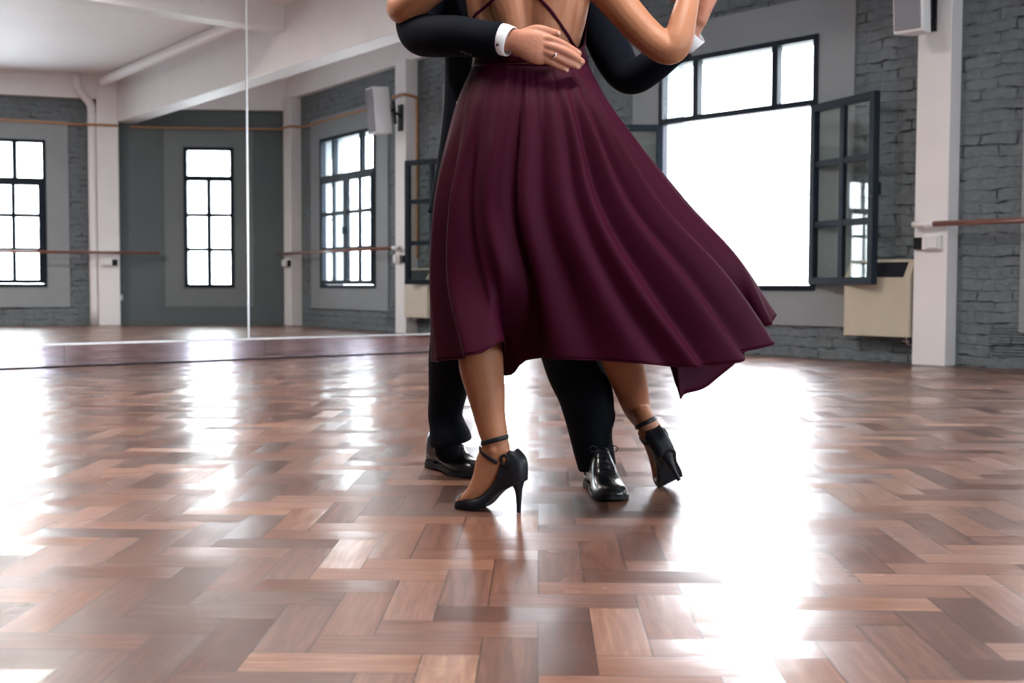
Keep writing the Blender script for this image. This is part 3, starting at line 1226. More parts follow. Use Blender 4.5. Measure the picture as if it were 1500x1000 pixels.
# her right hand, laid in his
wr = (1024, -58)
loft(K((1023, -55, 3.15, .024, .018), (1030, -75, 3.16, .034, .016), (1036, -100, 3.165, .037, .014), (1038, -110, 3.165, .034, .012)), 16, 4, (0.3, -1, 0), mb=B)
for a, b_, c_, d_ in (((1018, -108), (1030, -128), (1046, -132), (1058, -122)), ((1028, -112), (1040, -134), (1058, -134), (1068, -120)),
                      ((1038, -112), (1050, -130), (1066, -128), (1072, -112)), ((1048, -106), (1060, -120), (1072, -116), (1076, -104))):
    finger(B, [at(a[0], a[1], 3.165), at(b_[0], b_[1], 3.175), at(c_[0], c_[1], 3.20), at(d_[0], d_[1], 3.22)], .0085, .0068)
finger(B, [at(1018, -72, 3.155), at(1006, -88, 3.15), at(1000, -102, 3.16), at(1004, -114, 3.18)], .010, .0075)
# left arm around his shoulder
loft(K((735, -66, 3.12, .055), (690, -60, 3.12, .054), (650, -32, 3.15, .046), (612, 0, 3.20, .042), (592, 14, 3.24, .040), (586, 8, 3.29, .037),
       (604, -20, 3.36, .034), (635, -50, 3.43, .029), (662, -72, 3.50, .024)), 18, 5, mb=B)
loft(K((662, -72, 3.50, .024, .018), (676, -80, 3.53, .036, .014), (694, -86, 3.56, .038, .013)), 14, 4, (0, 1, .4), mb=B)
for k in range(4):
    v0 = -98 + k * 8
    finger(B, [at(694, v0, 3.56), at(708, v0 - 2, 3.57), at(718, v0, 3.57), at(727, v0 + 2, 3.565)], .0082, .0066, (0, 1, .3))
finger(B, [at(674, -92, 3.54), at(682, -108, 3.55), at(690, -116, 3.56)], .009, .0075, (0, 1, .3))

# ---- shoes and feet share a frame: x to the toes, y to the side, z up, origin under the heel tip
def shoe_frame(o, fwd, up):
    f = Vector(fwd).normalized()
    u = Vector(up)
    u = (u - f * u.dot(f)).normalized()
    s_ = u.cross(f)
    M = Matrix((f, s_, u)).transposed().to_4x4()
    M.translation = Vector(o)
    return M


hl = at(760, 752, 2.97)
hl.z = 0
toe = at(668, 744, 3.05)
toe.z = 0
MF1 = shoe_frame(hl, toe - hl, (0, 0, 1))
# second foot: on tiptoe, sole turned to the viewer
f2 = Vector((-.06, .97, -.20)).normalized()
s2 = Vector((.90, .12, .42))
s2 = (s2 - f2 * s2.dot(f2)).normalized()
u2 = f2.cross(s2).normalized()
if u2.y < 0:
    u2 = -u2
MF2 = shoe_frame((0, 0, 0), f2, u2)
ball = MF2.to_3x3() @ Vector((.118, 0, .0))
tgt = at(983, 706, 3.33)
MF2.translation = tgt - ball
FS = 1.08


def foot_keys(M, rows, ref):
    return [(*(M @ Vector((x * FS, y, z))), ra, rb) for x, y, z, ra, rb in rows]


def add_foot(M, leg, mb):
    f = M.to_3x3() @ Vector((1, 0, 0))
    # leg keys end just above the ankle; widths: ra sideways, rb front to back
    rows = [(.064, 0, .185, .029, .036), (.064, 0, .155, .031, .042), (.074, 0, .118, .031, .046), (.090, 0, .080, .033, .037),
            (.112, 0, .046, .038, .027), (.135, 0, .028, .040, .019), (.152, 0, .022, .034, .014)]
    loft(leg + foot_keys(M, rows, f), 22, 5, tuple(f), 1, mb)
    loft(foot_keys(M, [(.050, 0, .15, .020, .022), (.026, 0, .130, .024, .024), (.018, 0, .115, .025, .022)], f), 14, 4, tuple(f), 1, mb)
    for q in (-1, 1):
        ellipsoid(mb, M @ Vector((.060 * FS, q * .026, .163)), (.012, .010, .014), M.to_3x3(), 12, 8)
    for k, (yy, r) in enumerate(((-.026, .0105), (-.010, .0085), (.004, .008), (.017, .0075), (.028, .007))):
        x1 = .172 - k * .0045
        p = [M @ Vector((.142 * FS, yy * .95, .022)), M @ Vector(((x1 - .012) * FS, yy, .021)), M @ Vector((x1 * FS, yy * 1.0, .013))]
        finger(mb, p, r, r * .9, tuple(M.to_3x3() @ Vector((0, 0, 1))))


leg1 = K((750, 195, 3.18, .085), (745, 260, 3.15, .085), (718, 370, 3.11, .066), (706, 455, 3.065, .059), (704, 500, 3.05, .060), (705, 535, 3.035, .0600), (712, 575, 3.02, .0510),
         (717, 608, 3.01, .0425), (724, 640, 3.0, .037))
add_foot(MF1, [(k[0], k[1], k[2], k[3] * .93, k[4]) for k in leg1], B)
leg2 = K((815, 195, 3.22, .085), (830, 260, 3.22, .085), (858, 370, 3.20, .068), (888, 450, 3.20, .058), (903, 500, 3.25, .057), (914, 535, 3.30, .0565), (925, 570, 3.35, .0490),
         (933, 598, 3.385, .040))
add_foot(MF2, leg2, B)
wbody = own(fuse('body', B, 'skin_w', None, .0036, 4, .5), woman, wl)
wtree = tree_of(wbody)
eyes_e = None

# hair in a low bun
hb = MB()
ellipsoid(hb, hc + hM @ Vector((0, -.020, .042)), (.080, .095, .092), hM)
ellipsoid(hb, hc + hM @ Vector((0, -.105, -.015)), (.042, .036, .040), hM)
own(fuse('hair', hb, 'hair_d', None, .005, 2), woman, wl)
for q in (-1, 1):
    mb = MB()
    ellipsoid(mb, hc + hM @ Vector((q * .030, .079, .000)), (.013, .008, .006), hM, 12, 8)
    own(mb.build('eye', 'shirt', None, True), woman, wl)


# pumps
def pump(M, root, loc, label, tree, ta=0, tb=0):
    e = empty('high_heel_shoe')
    own(e, root, loc)
    if label:
        e['label'] = label

    def ch(o):
        o.parent = e
        return o
    # stations: x, bottom, upper edge, half width
    st = [(-.0185, .102, .118, .007), (-.0175, .094, .129, .016), (-.013, .087, .141, .023), (-.004, .081, .152, .028), (.005, .077, .160, .030), (.013, .073, .165, .031), (.021, .069, .160, .031), (.029, .065, .147, .031), (.037, .061, .133, .031), (.044, .056, .118, .031),
          (.052, .049, .086, .031), (.066, .034, .064, .033), (.082, .017, .046, .037), (.098, .006, .036, .040), (.114, .002, .035, .042),
          (.130, .001, .043, .041), (.146, .001, .038, .037), (.158, .001, .030, .031), (.166, .002, .022, .022), (.170, .004, .014, .012)]
    rows = cr_spline([list(r) for r in st], 3)
    v = []
    f = []
    prof = [(0, 0), (.55, .0), (.92, .04), (1, .25), (1.0, .55), (.88, .85), (.70, 1), (.35, .97), (0, .96)]
    full = prof + [(-a, b) for a, b in prof[-2:0:-1]]
    ns = len(full)
    for x, zb, zt, w_ in rows:
        for a, b in full:
            v.append(M @ Vector((x * FS, a * w_, zb + (zt - zb) * b)))
    for i in range(len(rows) - 1):
        for k in range(ns):
            f.append((i * ns + k, i * ns + (k + 1) % ns, (i + 1) * ns + (k + 1) % ns, (i + 1) * ns + k))
    f.append(tuple(range(ns))[::-1])
    f.append(tuple((len(rows) - 1) * ns + k for k in range(ns)))
    pu = ch(MB().add(v, f).build('upper', 'suede', None, True))
    ptree = tree_of(pu)
    # sole
    rows2 = [(x, zb) for x, zb, zt, w_ in rows]
    mb = MB()
    v = []
    f = []
    for x, zb, zt, w_ in rows:
        ww = w_ * .93
        for a, dz in ((-ww, .002), (ww, .002), (ww, -.003), (-ww, -.003)):
            v.append(M @ Vector((x * FS, a, max(zb + dz, .0003))))
    for i in range(len(rows) - 1):
        for k in range(4):
            f.append((i * 4 + k, i * 4 + (k + 1) % 4, (i + 1) * 4 + (k + 1) % 4, (i + 1) * 4 + k))
    f += [(0, 1, 2, 3), tuple((len(rows) - 1) * 4 + k for k in (3, 2, 1, 0))]
    ch(mb.add(v, f).build('sole', 'black', None))
    # stiletto heel
    hk = [(.004, 0, .094, .024, .022), (.003, 0, .078, .019, .017), (.001, 0, .060, .012, .0105), (.000, 0, .040, .0085, .0075), (.0, 0, .018, .0065, .0062), (.0, 0, .0012, .0060, .0060)]
    ch(loft([(*(M @ Vector((x, y, z))), a, b) for x, y, z, a, b in hk], 14, 4, tuple(M.to_3x3() @ Vector((1, 0, 0))), .12).build('heel', 'suede', None, True))
    # straps: rings cast onto the ankle
    R3 = M.to_3x3()

    def ring(c0, zfun, a0, a1, n, w_, name, mat='suede', off=.0022):
        P = []
        Q = []
        for k in range(n + 1):
            th = radians(a0 + (a1 - a0) * k / n)
            z = zfun(th)
            c = Vector((c0[0] * FS, 0, z))
            d = Vector((cos(th), sin(th), 0))
            o_ = M @ (c + d * .12)
            hit = tree.ray_cast(o_, -(R3 @ d), .12)
            if hit[0] is None:
                P.append(M @ (c + d * .036))
                Q.append(R3 @ d)
            else:
                P.append(hit[0] + (R3 @ d) * off)
                Q.append(R3 @ d)
        return ch(ribbon(P, Q, w_, .0026, sub=3).build(name, mat, None, True))
    ring((.062, 0), lambda t: .186 + (ta - .30) * .034 * cos(t) + tb * .030 * sin(t), 0, 360, 26, .0125, 'ankle_strap')
    # crossing straps: from the counter loops up over the instep
    for q in (1, -1):
        ring((.060, 0), lambda t: .166 - .036 * (abs(t) - .1) / 2.0, 5 * q, 120 * q, 30, .0105, 'instep_strap', off=.003)
        # keyhole loop on each side of the counter
        P = []
        Q = []
        for k in range(15):
            th = 2 * pi * k / 14
            p = Vector(((.026 + .0105 * cos(th)) * FS, 0, .139 + .0125 * sin(th)))
            o_ = M @ (p + Vector((0, q * .1, 0)))
            hit = ptree.ray_cast(o_, R3 @ Vector((0, -q, 0)), .1)
            P.append((hit[0] + R3 @ Vector((0, q * .0025, 0))) if hit[0] else M @ (p + Vector((0, q * .028, 0))))
            Q.append(R3 @ Vector((0, q, 0)))
        ch(ribbon(P, Q, .0075, .003, sub=2).build('counter_loop', 'suede', None, True))
        hc_ = ptree.ray_cast(M @ Vector((.026 * FS, q * .1, .138)), R3 @ Vector((0, -q, 0)), .1)
        if hc_[0]:
            mb = MB()
            ellipsoid(mb, hc_[0], (.0062, .0012, .0088), R3, 14, 8)
            ch(mb.build('cutout', 'skin_w', None, True))
    # buckle on the outer side
    th = radians(-62)
    d = Vector((cos(th), sin(th), 0))
    c = Vector((.062 * FS, 0, .186 - .010 * cos(th)))
    hit = tree.ray_cast(M @ (c + d * .12), -(R3 @ d), .12)
    p = hit[0] if hit[0] else M @ (c + d * .036)
    nrm = (R3 @ d).normalized()
    up = (R3 @ Vector((0, 0, 1)))
    tx = up.cross(nrm).normalized()
    mb = MB()
    pts = []
    for k in range(13):
        a = 2 * pi * k / 12
        pts.append(p + nrm * .005 + tx * .0062 * cos(a) + up * .0068 * sin(a))
    tube(pts, .0011, 8, 2, mb)
    ch(mb.build('buckle', 'silver', None, True))
    return e


pump(MF1, woman, wl, None, wtree)
pump(MF2, woman, wl, None, wtree, .30, 0)


# ------------------------------------------------------------ dress
def ring_from(keys, phi):
    """periodic Catmull-Rom through (phi, u, v, Y)"""
    n = len(keys)
    phi = phi % 360
    i = max(k for k in range(n) if keys[k][0] <= phi)
    g = lambda k: (keys[k % n][0] + 360 * (k // n), *keys[k % n][1:])
    p0, p1, p2, p3 = g(i - 1), g(i), g(i + 1), g(i + 2)
    t = (phi - p1[0]) / (p2[0] - p1[0])
    # finite-difference tangents for uneven spacing
    out = []
    for d in (1, 2, 3):
        m1 = (p2[d] - p0[d]) / (p2[0] - p0[0]) * (p2[0] - p1[0])
        m2 = (p3[d] - p1[d]) / (p3[0] - p1[0]) * (p2[0] - p1[0])
        h = (2 * t ** 3 - 3 * t * t + 1) * p1[d] + (t ** 3 - 2 * t * t + t) * m1 + (-2 * t ** 3 + 3 * t * t) * p2[d] + (t ** 3 - t * t) * m2
        out.append(h)
    return out


HEM = [(0, 632, 527, 3.16), (14, 640, 530, 3.06), (26, 662, 526, 2.97), (36, 686, 521, 2.90), (44, 704, 517, 2.87), (49, 712, 506, 2.865), (53, 727, 499, 2.90), (57, 739, 503, 2.95),
       (60, 743, 520, 3.03), (62.5, 744, 546, 3.08), (66, 751, 549, 3.09), (69, 758, 546, 3.07), (72, 764, 527, 3.02), (80, 800, 524, 2.93), (92, 860, 527, 2.88), (105, 930, 531, 2.86),
       (119, 1000, 537, 2.86), (131, 1050, 535, 2.88), (141, 1090, 523, 2.93), (149, 1116, 509, 2.99), (154, 1121, 500, 3.05), (159, 1112, 486, 3.10), (163, 1104, 475, 3.13),
       (167, 1114, 477, 3.11), (173, 1130, 470, 3.12), (179, 1137, 460, 3.16), (187, 1122, 468, 3.22), (197, 1085, 510, 3.24), (207, 1053, 547, 3.20), (216, 1034, 568, 3.16), (225, 1016, 576, 3.13),
       (232, 1003, 583, 3.10), (240, 988, 562, 3.12), (250, 960, 522, 3.18), (270, 880, 508, 3.24), (295, 790, 505, 3.27), (320, 710, 508, 3.27), (342, 652, 515, 3.24)]
WAIST = [(0, 692, 98, 3.15), (30, 705, 97, 3.07), (60, 735, 97, 3.035), (90, 777, 97, 3.03), (120, 820, 97, 3.04), (150, 849, 96, 3.075), (180, 861, 95, 3.15), (225, 838, 92, 3.23), (270, 777, 90, 3.26), (315, 715, 92, 3.23)]
HIP = [(0, 667, 158, 3.16), (30, 684, 160, 3.03), (60, 725, 162, 2.985), (90, 778, 163, 2.97), (120, 838, 162, 2.98), (150, 882, 160, 3.03), (180, 896, 157, 3.14), (225, 865, 155, 3.25), (270, 785, 152, 3.29), (315, 702, 154, 3.27)]
MID = [(0, 637, 290, 3.17), (30, 658, 292, 3.01), (60, 708, 295, 2.95), (90, 778, 300, 2.925), (120, 868, 302, 2.92), (150, 958, 296, 2.97), (180, 997, 285, 3.10), (225, 940, 285, 3.24), (270, 815, 280, 3.30), (315, 690, 282, 3.28)]
LOW = [(0, 631, 410, 3.17), (30, 652, 412, 3.00), (50, 700, 414, 2.925), (62, 735, 420, 2.93), (75, 768, 422, 2.93), (90, 815, 424, 2.91), (120, 928, 424, 2.88), (145, 1035, 410, 2.93), (163, 1070, 388, 3.05), (180, 1078, 376, 3.13), (225, 1000, 410, 3.18), (270, 850, 395, 3.26), (315, 690, 398, 3.27)]


def dress():
    NP, NT = 560, 76
    rnd = random.Random(3)
    # fold ridges: (phi, width, depth, start t, drift along t)
    folds = [(8, 4, -.010, .1, 2), (20, 4, .014, .15, 4), (29, 4, -.016, .12, 2), (39, 5, .016, .2, 3), (50, 4.5, -.020, .1, 5), (66, 5, .014, .05, 3), (75, 3.5, -.026, .04, -6), (84, 5.0, .012, .04, -5),
             (95, 4.6, -.009, .02, -3), (106, 5, .008, .03, 0), (115, 3.6, -.010, .02, 3), (122, 3.2, .012, .03, 5), (129, 3, -.018, .02, 6), (137, 3.2, .017, .02, 7), (145, 2.8, -.026, .02, 8), (153, 3, .020, .02, 7),
             (161, 2.6, -.020, .03, 6), (169, 3, .014, .03, 4), (200, 8, .02, .1, 0), (225, 8, -.02, .1, 0), (250, 8, .02, .1, 0), (280, 8, -.02, .1, 0), (310, 8, .02, .1, 0), (340, 6, -.015, .1, 0)]
    g = [(rnd.uniform(0, 360), rnd.uniform(1.2, 2.4), rnd.choice((-1, 1)) * rnd.uniform(.002, .0045)) for _ in range(38)]
    cen = [at(777, 97, 3.145), at(780, 160, 3.14), at(800, 292, 3.11), at(850, 415, 3.07), at(870, 525, 3.07)]
    v = []
    for it in range(NT + 1):
        t = it / NT
        for ip in range(NP):
            phi = 360 * ip / NP
            ks = [ring_from(R_, phi) for R_ in (WAIST, HIP, MID, LOW, HEM)]
            T = (0, .15, .44, .72, 1)
            # cubic in t through five rings
            i = 0
            while i < 3 and t > T[i + 1]:
                i += 1
            a, b = T[i], T[i + 1]
            s_ = (t - a) / (b - a)
            P = []
            pts = [at(*k) for k in ks]

            def tan(j):
                j0, j1 = max(j - 1, 0), min(j + 1, 4)
                return (pts[j1] - pts[j0]) / (T[j1] - T[j0])
            m1, m2 = tan(i) * (b - a), tan(i + 1) * (b - a)
            p = pts[i] * (2 * s_ ** 3 - 3 * s_ * s_ + 1) + m1 * (s_ ** 3 - 2 * s_ * s_ + s_) + pts[i + 1] * (-2 * s_ ** 3 + 3 * s_ * s_) + m2 * (s_ ** 3 - s_ * s_)
            c = cen[i] * (1 - s_) + cen[i + 1] * s_
            out = (p - c)
            out.z = 0
            out.normalize()
            dsp = 0
            for fp, fw, fd, st_, dr in folds:
                dd = (phi - (fp - dr * (1 - t)) + 180) % 360 - 180
                if abs(dd) < fw * 3:
                    rise = min(1, max(0, (t - st_) / .22))
                    amp = fd * rise * (.45 + .75 * t)
                    dsp += amp * exp(-(dd / fw) ** 2) * 1.05
            if t < .25:
                for fp, fw, fd in g:
                    dd = (phi - fp + 180) % 360 - 180
                    if abs(dd) < fw * 3:
                        dsp += fd * 1.0 * (1 - t / .25) * min(1, .25 + t * 12) * exp(-(dd / fw) ** 2)
            # keep the two outlines where they are
            ed = min(abs((phi + 180) % 360 - 180), abs(phi - 180))
            dsp *= min(1, .25 + ed / 14)
            p = p + out * dsp
            v.append(p)
    f = []
    for it in range(NT):
        for ip in range(NP):
            a = it * NP + ip
            b = it * NP + (ip + 1) % NP
            f.append((a, b, b + NP, a + NP))
    o = MB().add(v, f).build('skirt', 'dress', None, True)
    md = o.modifiers.new('thick', 'SOLIDIFY')
    md.thickness = .002
    md.offset = 0
    return o, v, NP, NT


dr = empty('dress')
own(dr, woman, wl)
sk, skv, NP, NT = dress()
sk.parent = dr
# stitched hem and one side seam
mb = MB()
hp = [skv[NT * NP + (k % NP)] for k in range(0, NP + 1, 2)]
tube(hp, .0017, 6, 1, mb, cap=False)
h_ = mb.build('hem', 'dress', None, True)
h_.parent = dr
mb = MB()
ip = int(NP * 14 / 360)
tube([skv[it * NP + ip] + Vector((-.0005, -.0022, 0)) for it in range(46, NT + 1, 3)], .0007, 6, 2, mb)
s_ = mb.build('seam_thread', 'nail', None, True)
s_.parent = dr


# bodice: wraps front and sides, open down the back to the waist
def bodice():
    levels = [(104, 777, 3.148, .1575, .118, 0), (96, 777, 3.148, .157, .118, 8), (84, 777, 3.15, .153, .118, 40), (70, 776, 3.15, .150, .118, 72), (45, 775, 3.145, .153, .120, 84), (20, 774, 3.14, .162, .122, 90), (-10, 773, 3.135, .168, .12, 96), (-35, 773, 3.13, .165, .10, 104)]
    rows = cr_spline([list(r) for r in levels], 4)
    n = 60
    v = []
    f = []
    for vv, uu, Y, ra, rb, half in rows:
        c = at(uu, vv, Y)
        half = max(half, 0)
        for k in range(n + 1):
            th = radians(half + (360 - 2 * half) * k / n)     # 0 = towards the viewer
            v.append(Vector((c.x + ra * sin(th), c.y - rb * cos(th), c.z)))
    m = n + 1
    for i in range(len(rows) - 1):
        for k in range(n):
            f.append((i * m + k, i * m + k + 1, (i + 1) * m + k + 1, (i + 1) * m + k))
    o = MB().add(v, f).build('bodice', 'dress', None, True)
    md = o.modifiers.new('thick', 'SOLIDIFY')
    md.thickness = .003
    md.offset = 0
    o.parent = dr
    return o


bodice()
# waistband
mb = MB()
wb = [at(*ring_from(WAIST, a)) for a in range(0, 361, 10)]
wb = [p + Vector((0, 0, .004)) for p in wb]
cc = at(777, 97, 3.145)
wn = [(Vector((p.x - cc.x, p.y - cc.y, 0))).normalized() for p in wb]
ribbon(wb, wn, .009, .0025, mb, 3)
o_ = mb.build('waistband', 'dress', None, True)
o_.parent = dr


def strap(pts):
    P = []
    Q = []
    for u, v_ in cr_spline([list(q) for q in pts], 8):
        p, n_ = on_surf(wtree, u, v_, .0025, 3.05)
        P.append(p)
        Q.append(n_)
    o = ribbon(P, Q, .0085, .003, sub=2).build('strap', 'dress', None, True)
    o.parent = dr


strap([(808, -76), (785, -56), (757, -31), (738, -13), (722, 0), (709, 12), (696, 23), (690, 40)])
strap([(718, -76), (736, -54), (757, -31), (776, -14), (792, 0), (806, 15), (820, 35), (833, 54), (842, 70), (850, 84)])

# ------------------------------------------------------------ the man
man = tag(empty('person'), 'man in a black suit and polished black shoes facing the camera, arm round the woman', 'person')
ml = at(770, 700, 3.45)
ml.z = 0
man.location = ml
socks = []
B = MB()
loft(K((735, 330, 3.50, .15, .10), (735, 250, 3.50, .15, .10), (742, 150, 3.47, .14, .10), (748, 40, 3.45, .17, .11), (752, -30, 3.45, .19, .11), (754, -75, 3.46, .16, .08), (754, -110, 3.46, .07, .06)), 24, 5, mb=B)
mh = at(770, -200, 3.42)
loft(K((754, -100, 3.46, .065, .06), (758, -140, 3.45, .058, .058), (764, -185, 3.44, .058, .06)), 18, 4, mb=B)
mM = head_parts(B, mh, (-.25, -.95, -.12), s=1.05)
# his right arm (left in the picture) and the hand spread on her back
loft(K((650, -60, 3.46, .045), (628, -5, 3.40, .042), (616, 48, 3.27, .038), (660, 54, 3.13, .034), (715, 57, 3.02, .028), (740, 58, 3.00, .026, .022)), 16, 4, mb=B)
HR = (0, -1, 0)


def hz(x, y, Y):      # measured on an enlarged crop
    return at(700 + x / 8.333, 20 + y / 8.333, Y)


hand = MB()
yb = 2.990
# palm: a flat loft from wrist to knuckles, ra across the hand
pk = []
for x, y, Y, ra, rb in ((330, 320, 3.005, .0295, .021), (420, 328, 2.998, .0290, .020), (520, 350, 2.990, .034, .019), (640, 385, 2.985, .0405, .0180), (740, 420, 2.984, .0420, .0160), (820, 445, 2.986, .0395, .0135)):
    p = hz(x, y, Y)
    pk.append((p.x, p.y, p.z, ra, rb))
loft(pk, 24, 5, HR, 1, hand, power=.85)
fing = [([(780, 300, 2.985), (900, 318, 2.980), (1055, 385, 2.985), (1165, 445, 2.998), (1232, 488, 3.012)], .0112, .0088),
        ([(770, 385, 2.983), (890, 402, 2.976), (1065, 462, 2.980), (1195, 535, 2.996), (1272, 590, 3.012)], .0112, .0092),
        ([(750, 450, 2.984), (860, 480, 2.978), (1000, 552, 2.982), (1125, 610, 2.994), (1225, 645, 3.008)], .0108, .0086),
        ([(700, 505, 2.988), (790, 545, 2.984), (905, 600, 2.986), (1010, 652, 2.995), (1085, 688, 3.004)], .0104, .0076)]
for pts, r0, r1 in fing:
    finger(hand, [hz(*p) for p in pts], r0, r1, HR)
for x, y in ((822, 300), (800, 388), (775, 465), (725, 520)):
    ellipsoid(hand, hz(x, y, 2.9785), (.0105, .0085, .0085), None, 12, 8)
finger(hand, [hz(560, 255, 2.998), hz(700, 205, 2.993), hz(800, 208, 2.992), hz(890, 228, 2.994), hz(975, 243, 2.998)], .0155, .0098, HR)
B.add(hand.v, hand.f)
# his left arm (right in the picture) and hand holding hers
loft(K((852, -50, 3.46, .045), (880, 30, 3.43, .04), (915, 108, 3.38, .038), (960, 92, 3.29, .034), (1000, 62, 3.22, .028), (1018, 38, 3.205, .0235, .021), (1029, 12, 3.20, .027, .02)), 16, 4, mb=B)
loft(K((1022, 30, 3.20, .0255, .021), (1030, 10, 3.20, .0275, .019), (1037, -12, 3.205, .034, .018), (1045, -42, 3.21, .040, .016), (1050, -66, 3.21, .040, .014)), 18, 4, (-.4, -1, 0), mb=B)
for k, (uu, vv) in enumerate(((1064, -62), (1058, -76), (1046, -84), (1034, -84))):
    finger(B, [at(uu, vv, 3.21), at(uu - 4, vv - 22, 3.19), at(uu - 20, vv - 30, 3.155), at(uu - 32, vv - 22, 3.135)], .0098, .008)
finger(B, [at(1028, -14, 3.19), at(1008, -12, 3.17), at(992, -4, 3.15), at(985, -1, 3.14)], .0125, .0085)
# legs under the trousers
for q in (((700, 320, 3.50, .075), (668, 480, 3.53, .052), (655, 600, 3.57, .040), (652, 655, 3.60, .036)), ((785, 320, 3.50, .075), (838, 480, 3.40, .052), (868, 610, 3.36, .040), (872, 668, 3.35, .036))):
    loft(K(*q), 16, 4, mb=B)
for q in (((655, 610, 3.575, .044), (654, 640, 3.585, .043), (656, 660, 3.585, .040)), ((868, 625, 3.37, .044), (872, 660, 3.37, .042), (873, 690, 3.36, .036))):
    own(loft(K(*q), 18, 4).build('sock', 'trouser', None, True), man, ml)
mbody = own(fuse('body', B, 'skin_m', None, .0025, 5, .5), man, ml)
mtree = tree_of(mbody)

hb = MB()
ellipsoid(hb, mh + mM @ Vector((0, -.022, .050)), (.083, .100, .090), mM)
ellipsoid(hb, mh + mM @ Vector((0, -.070, -.010)), (.070, .048, .070), mM)
own(fuse('hair', hb, 'hair_d', None, .005, 2), man, ml)
for q in (-1, 1):
    mb = MB()
    ellipsoid(mb, mh + mM @ Vector((q * .032, .084, .002)), (.014, .008, .007), mM, 12, 8)
    own(mb.build('eye', 'shirt', None, True), man, ml)
# fingernails on the hand we see
for (x, y) in ((1228, 474), (1268, 600), (1215, 655), (1080, 690), (985, 238)):
    p, n_ = on_surf(mtree, 700 + x / 8.333, 20 + y / 8.333, .0002, 3.0)
    mb = MB()
    n_ = n_.normalized()
    tx = Vector((.83, 0, -.5))
    tx = (tx - n_ * tx.dot(n_)).normalized()
    ty = n_.cross(tx)
    Mn = Matrix((tx, ty, n_)).transposed()
    ellipsoid(mb, p, (.0058, .0046, .0012), Mn, 14, 6)
    own(mb.build('fingernail', 'nail', None, True), man, ml)
# ring on the ring finger
rg = empty('finger_ring')
own(rg, man, ml)
c = hz(930, 517, 2.980)
ax = (hz(1000, 552, 2.982) - hz(860, 480, 2.978)).normalized()
b1 = (Vector((0, -1, 0)) - ax * ax.dot(Vector((0, -1, 0)))).normalized()
b2 = ax.cross(b1)
mb = MB()
tube([c + b1 * .0116 * cos(2 * pi * k / 16) + b2 * .0122 * sin(2 * pi * k / 16) for k in range(17)], .0013, 8, 1, mb, cap=False)
o_ = mb.build('ring_band', 'silver', None, True)
o_.parent = rg
mb = MB()
mbM = Matrix((ax, b2, b1)).transposed().to_4x4()
mbM.translation = c + b1 * .0125
mb.obox(mbM, -.0030, .0030, -.0032, .0032, -.001, .0016)
o_ = mb.build('ring_face', 'silver', None, bevel=.0008)
o_.parent = rg

# jacket
J = MB()
loft(K((727, 332, 3.50, .212, .135), (729, 318, 3.50, .212, .137), (734, 250, 3.50, .196, .130), (741, 170, 3.48, .188, .13), (745, 95, 3.46, .190, .135), (750, 20, 3.45, .205, .14), (753, -30, 3.45, .215, .135),
       (755, -70, 3.46, .19, .105), (756, -98, 3.46, .10, .075)), 30, 5, mb=J, cap=.05)
loft(K((672, -55, 3.46, .075), (640, -32, 3.44, .074), (622, 0, 3.40, .068), (611, 30, 3.33, .062), (617, 50, 3.24, .058), (642, 53, 3.155, .056), (672, 53, 3.09, .053), (706, 57, 3.04, .0485, .043), (735, 58.5, 3.005, .0455, .034)), 20, 5, mb=J, cap=.15)
loft(K((835, -50, 3.46, .078), (862, -28, 3.45, .076), (876, 20, 3.43, .066), (893, 70, 3.40, .060), (912, 104, 3.37, .0545), (930, 112, 3.335, .050), (955, 97, 3.29, .048), (985, 72, 3.245, .046), (1003, 62, 3.225, .044)), 20, 5, mb=J, cap=.1)
jk = own(fuse('jacket', J, 'suit', None, .005, 4, .5), man, ml)
jtree = tree_of(jk)
# lapels and buttons on the cuff
for (x, y) in ((395, 215), (412, 222), (430, 228)):
    p, n_ = on_surf(jtree, 540 + x / 2.885, y / 2.885, .001, 3.0)
    mb = MB()
    ellipsoid(mb, p, (.0055, .002, .0055), None, 12, 6)
    o_ = mb.build('cuff_button', 'black', None, True)
    own(o_, man, ml)
# white shirt cuffs: short open tubes
def cuff(keys, ref, name='shirt_cuff'):
    mb = MB()
    outer = K(*keys)
    inner = [(k[0], k[1], k[2], k[3] - .0025, k[4] - .0025) for k in outer][::-1]
    loft(outer + inner, 26, 3, ref, False, mb)
    return own(mb.build(name, 'shirt', None, True), man, ml)


def short_tube(a, b, ra, rb, ref, th=.0025, flare=1.0, M_='shirt', name='shirt_cuff'):
    """open thick-walled tube between two points"""
    a, b = Vector(a), Vector(b)
    t = (b - a).normalized()
    ref = Vector(ref)
    bb = (ref - t * ref.dot(t)).normalized()
    aa = t.cross(bb)
    n = 28
    v = []
    for p, k_ in ((a, 1), (a * .5 + b * .5, 1.02), (b, flare)):
        for d in (0, -th):
            for k in range(n):
                th_ = 2 * pi * k / n
                v.append(p + aa * (ra * k_ + d) * cos(th_) + bb * (rb * k_ + d) * sin(th_))
    f = []
    for s0, s1 in ((0, 2), (2, 4), (5, 3), (3, 1), (1, 0), (4, 5)):
        for k in range(n):
            f.append((s0 * n + k, s0 * n + (k + 1) % n, s1 * n + (k + 1) % n, s1 * n + k))
    return own(MB().add(v, f).build(name, M_, None, True), man, ml)


short_tube(at(728, 55.5, 3.012), at(748, 61, 2.992), .0400, .0300, HR, flare=.97)
short_tube(at(996, 66, 3.23), at(1019, 46, 3.205), .0370, .032, HR, flare=1.04)
mb = MB()
cl = at(729, 66, 2.955)
ellipsoid(mb, at(728.5, 65.5, 2.965), (.004, .004, .004), None, 12, 8)
own(mb.build('cufflink', 'black', None, True), man, ml)
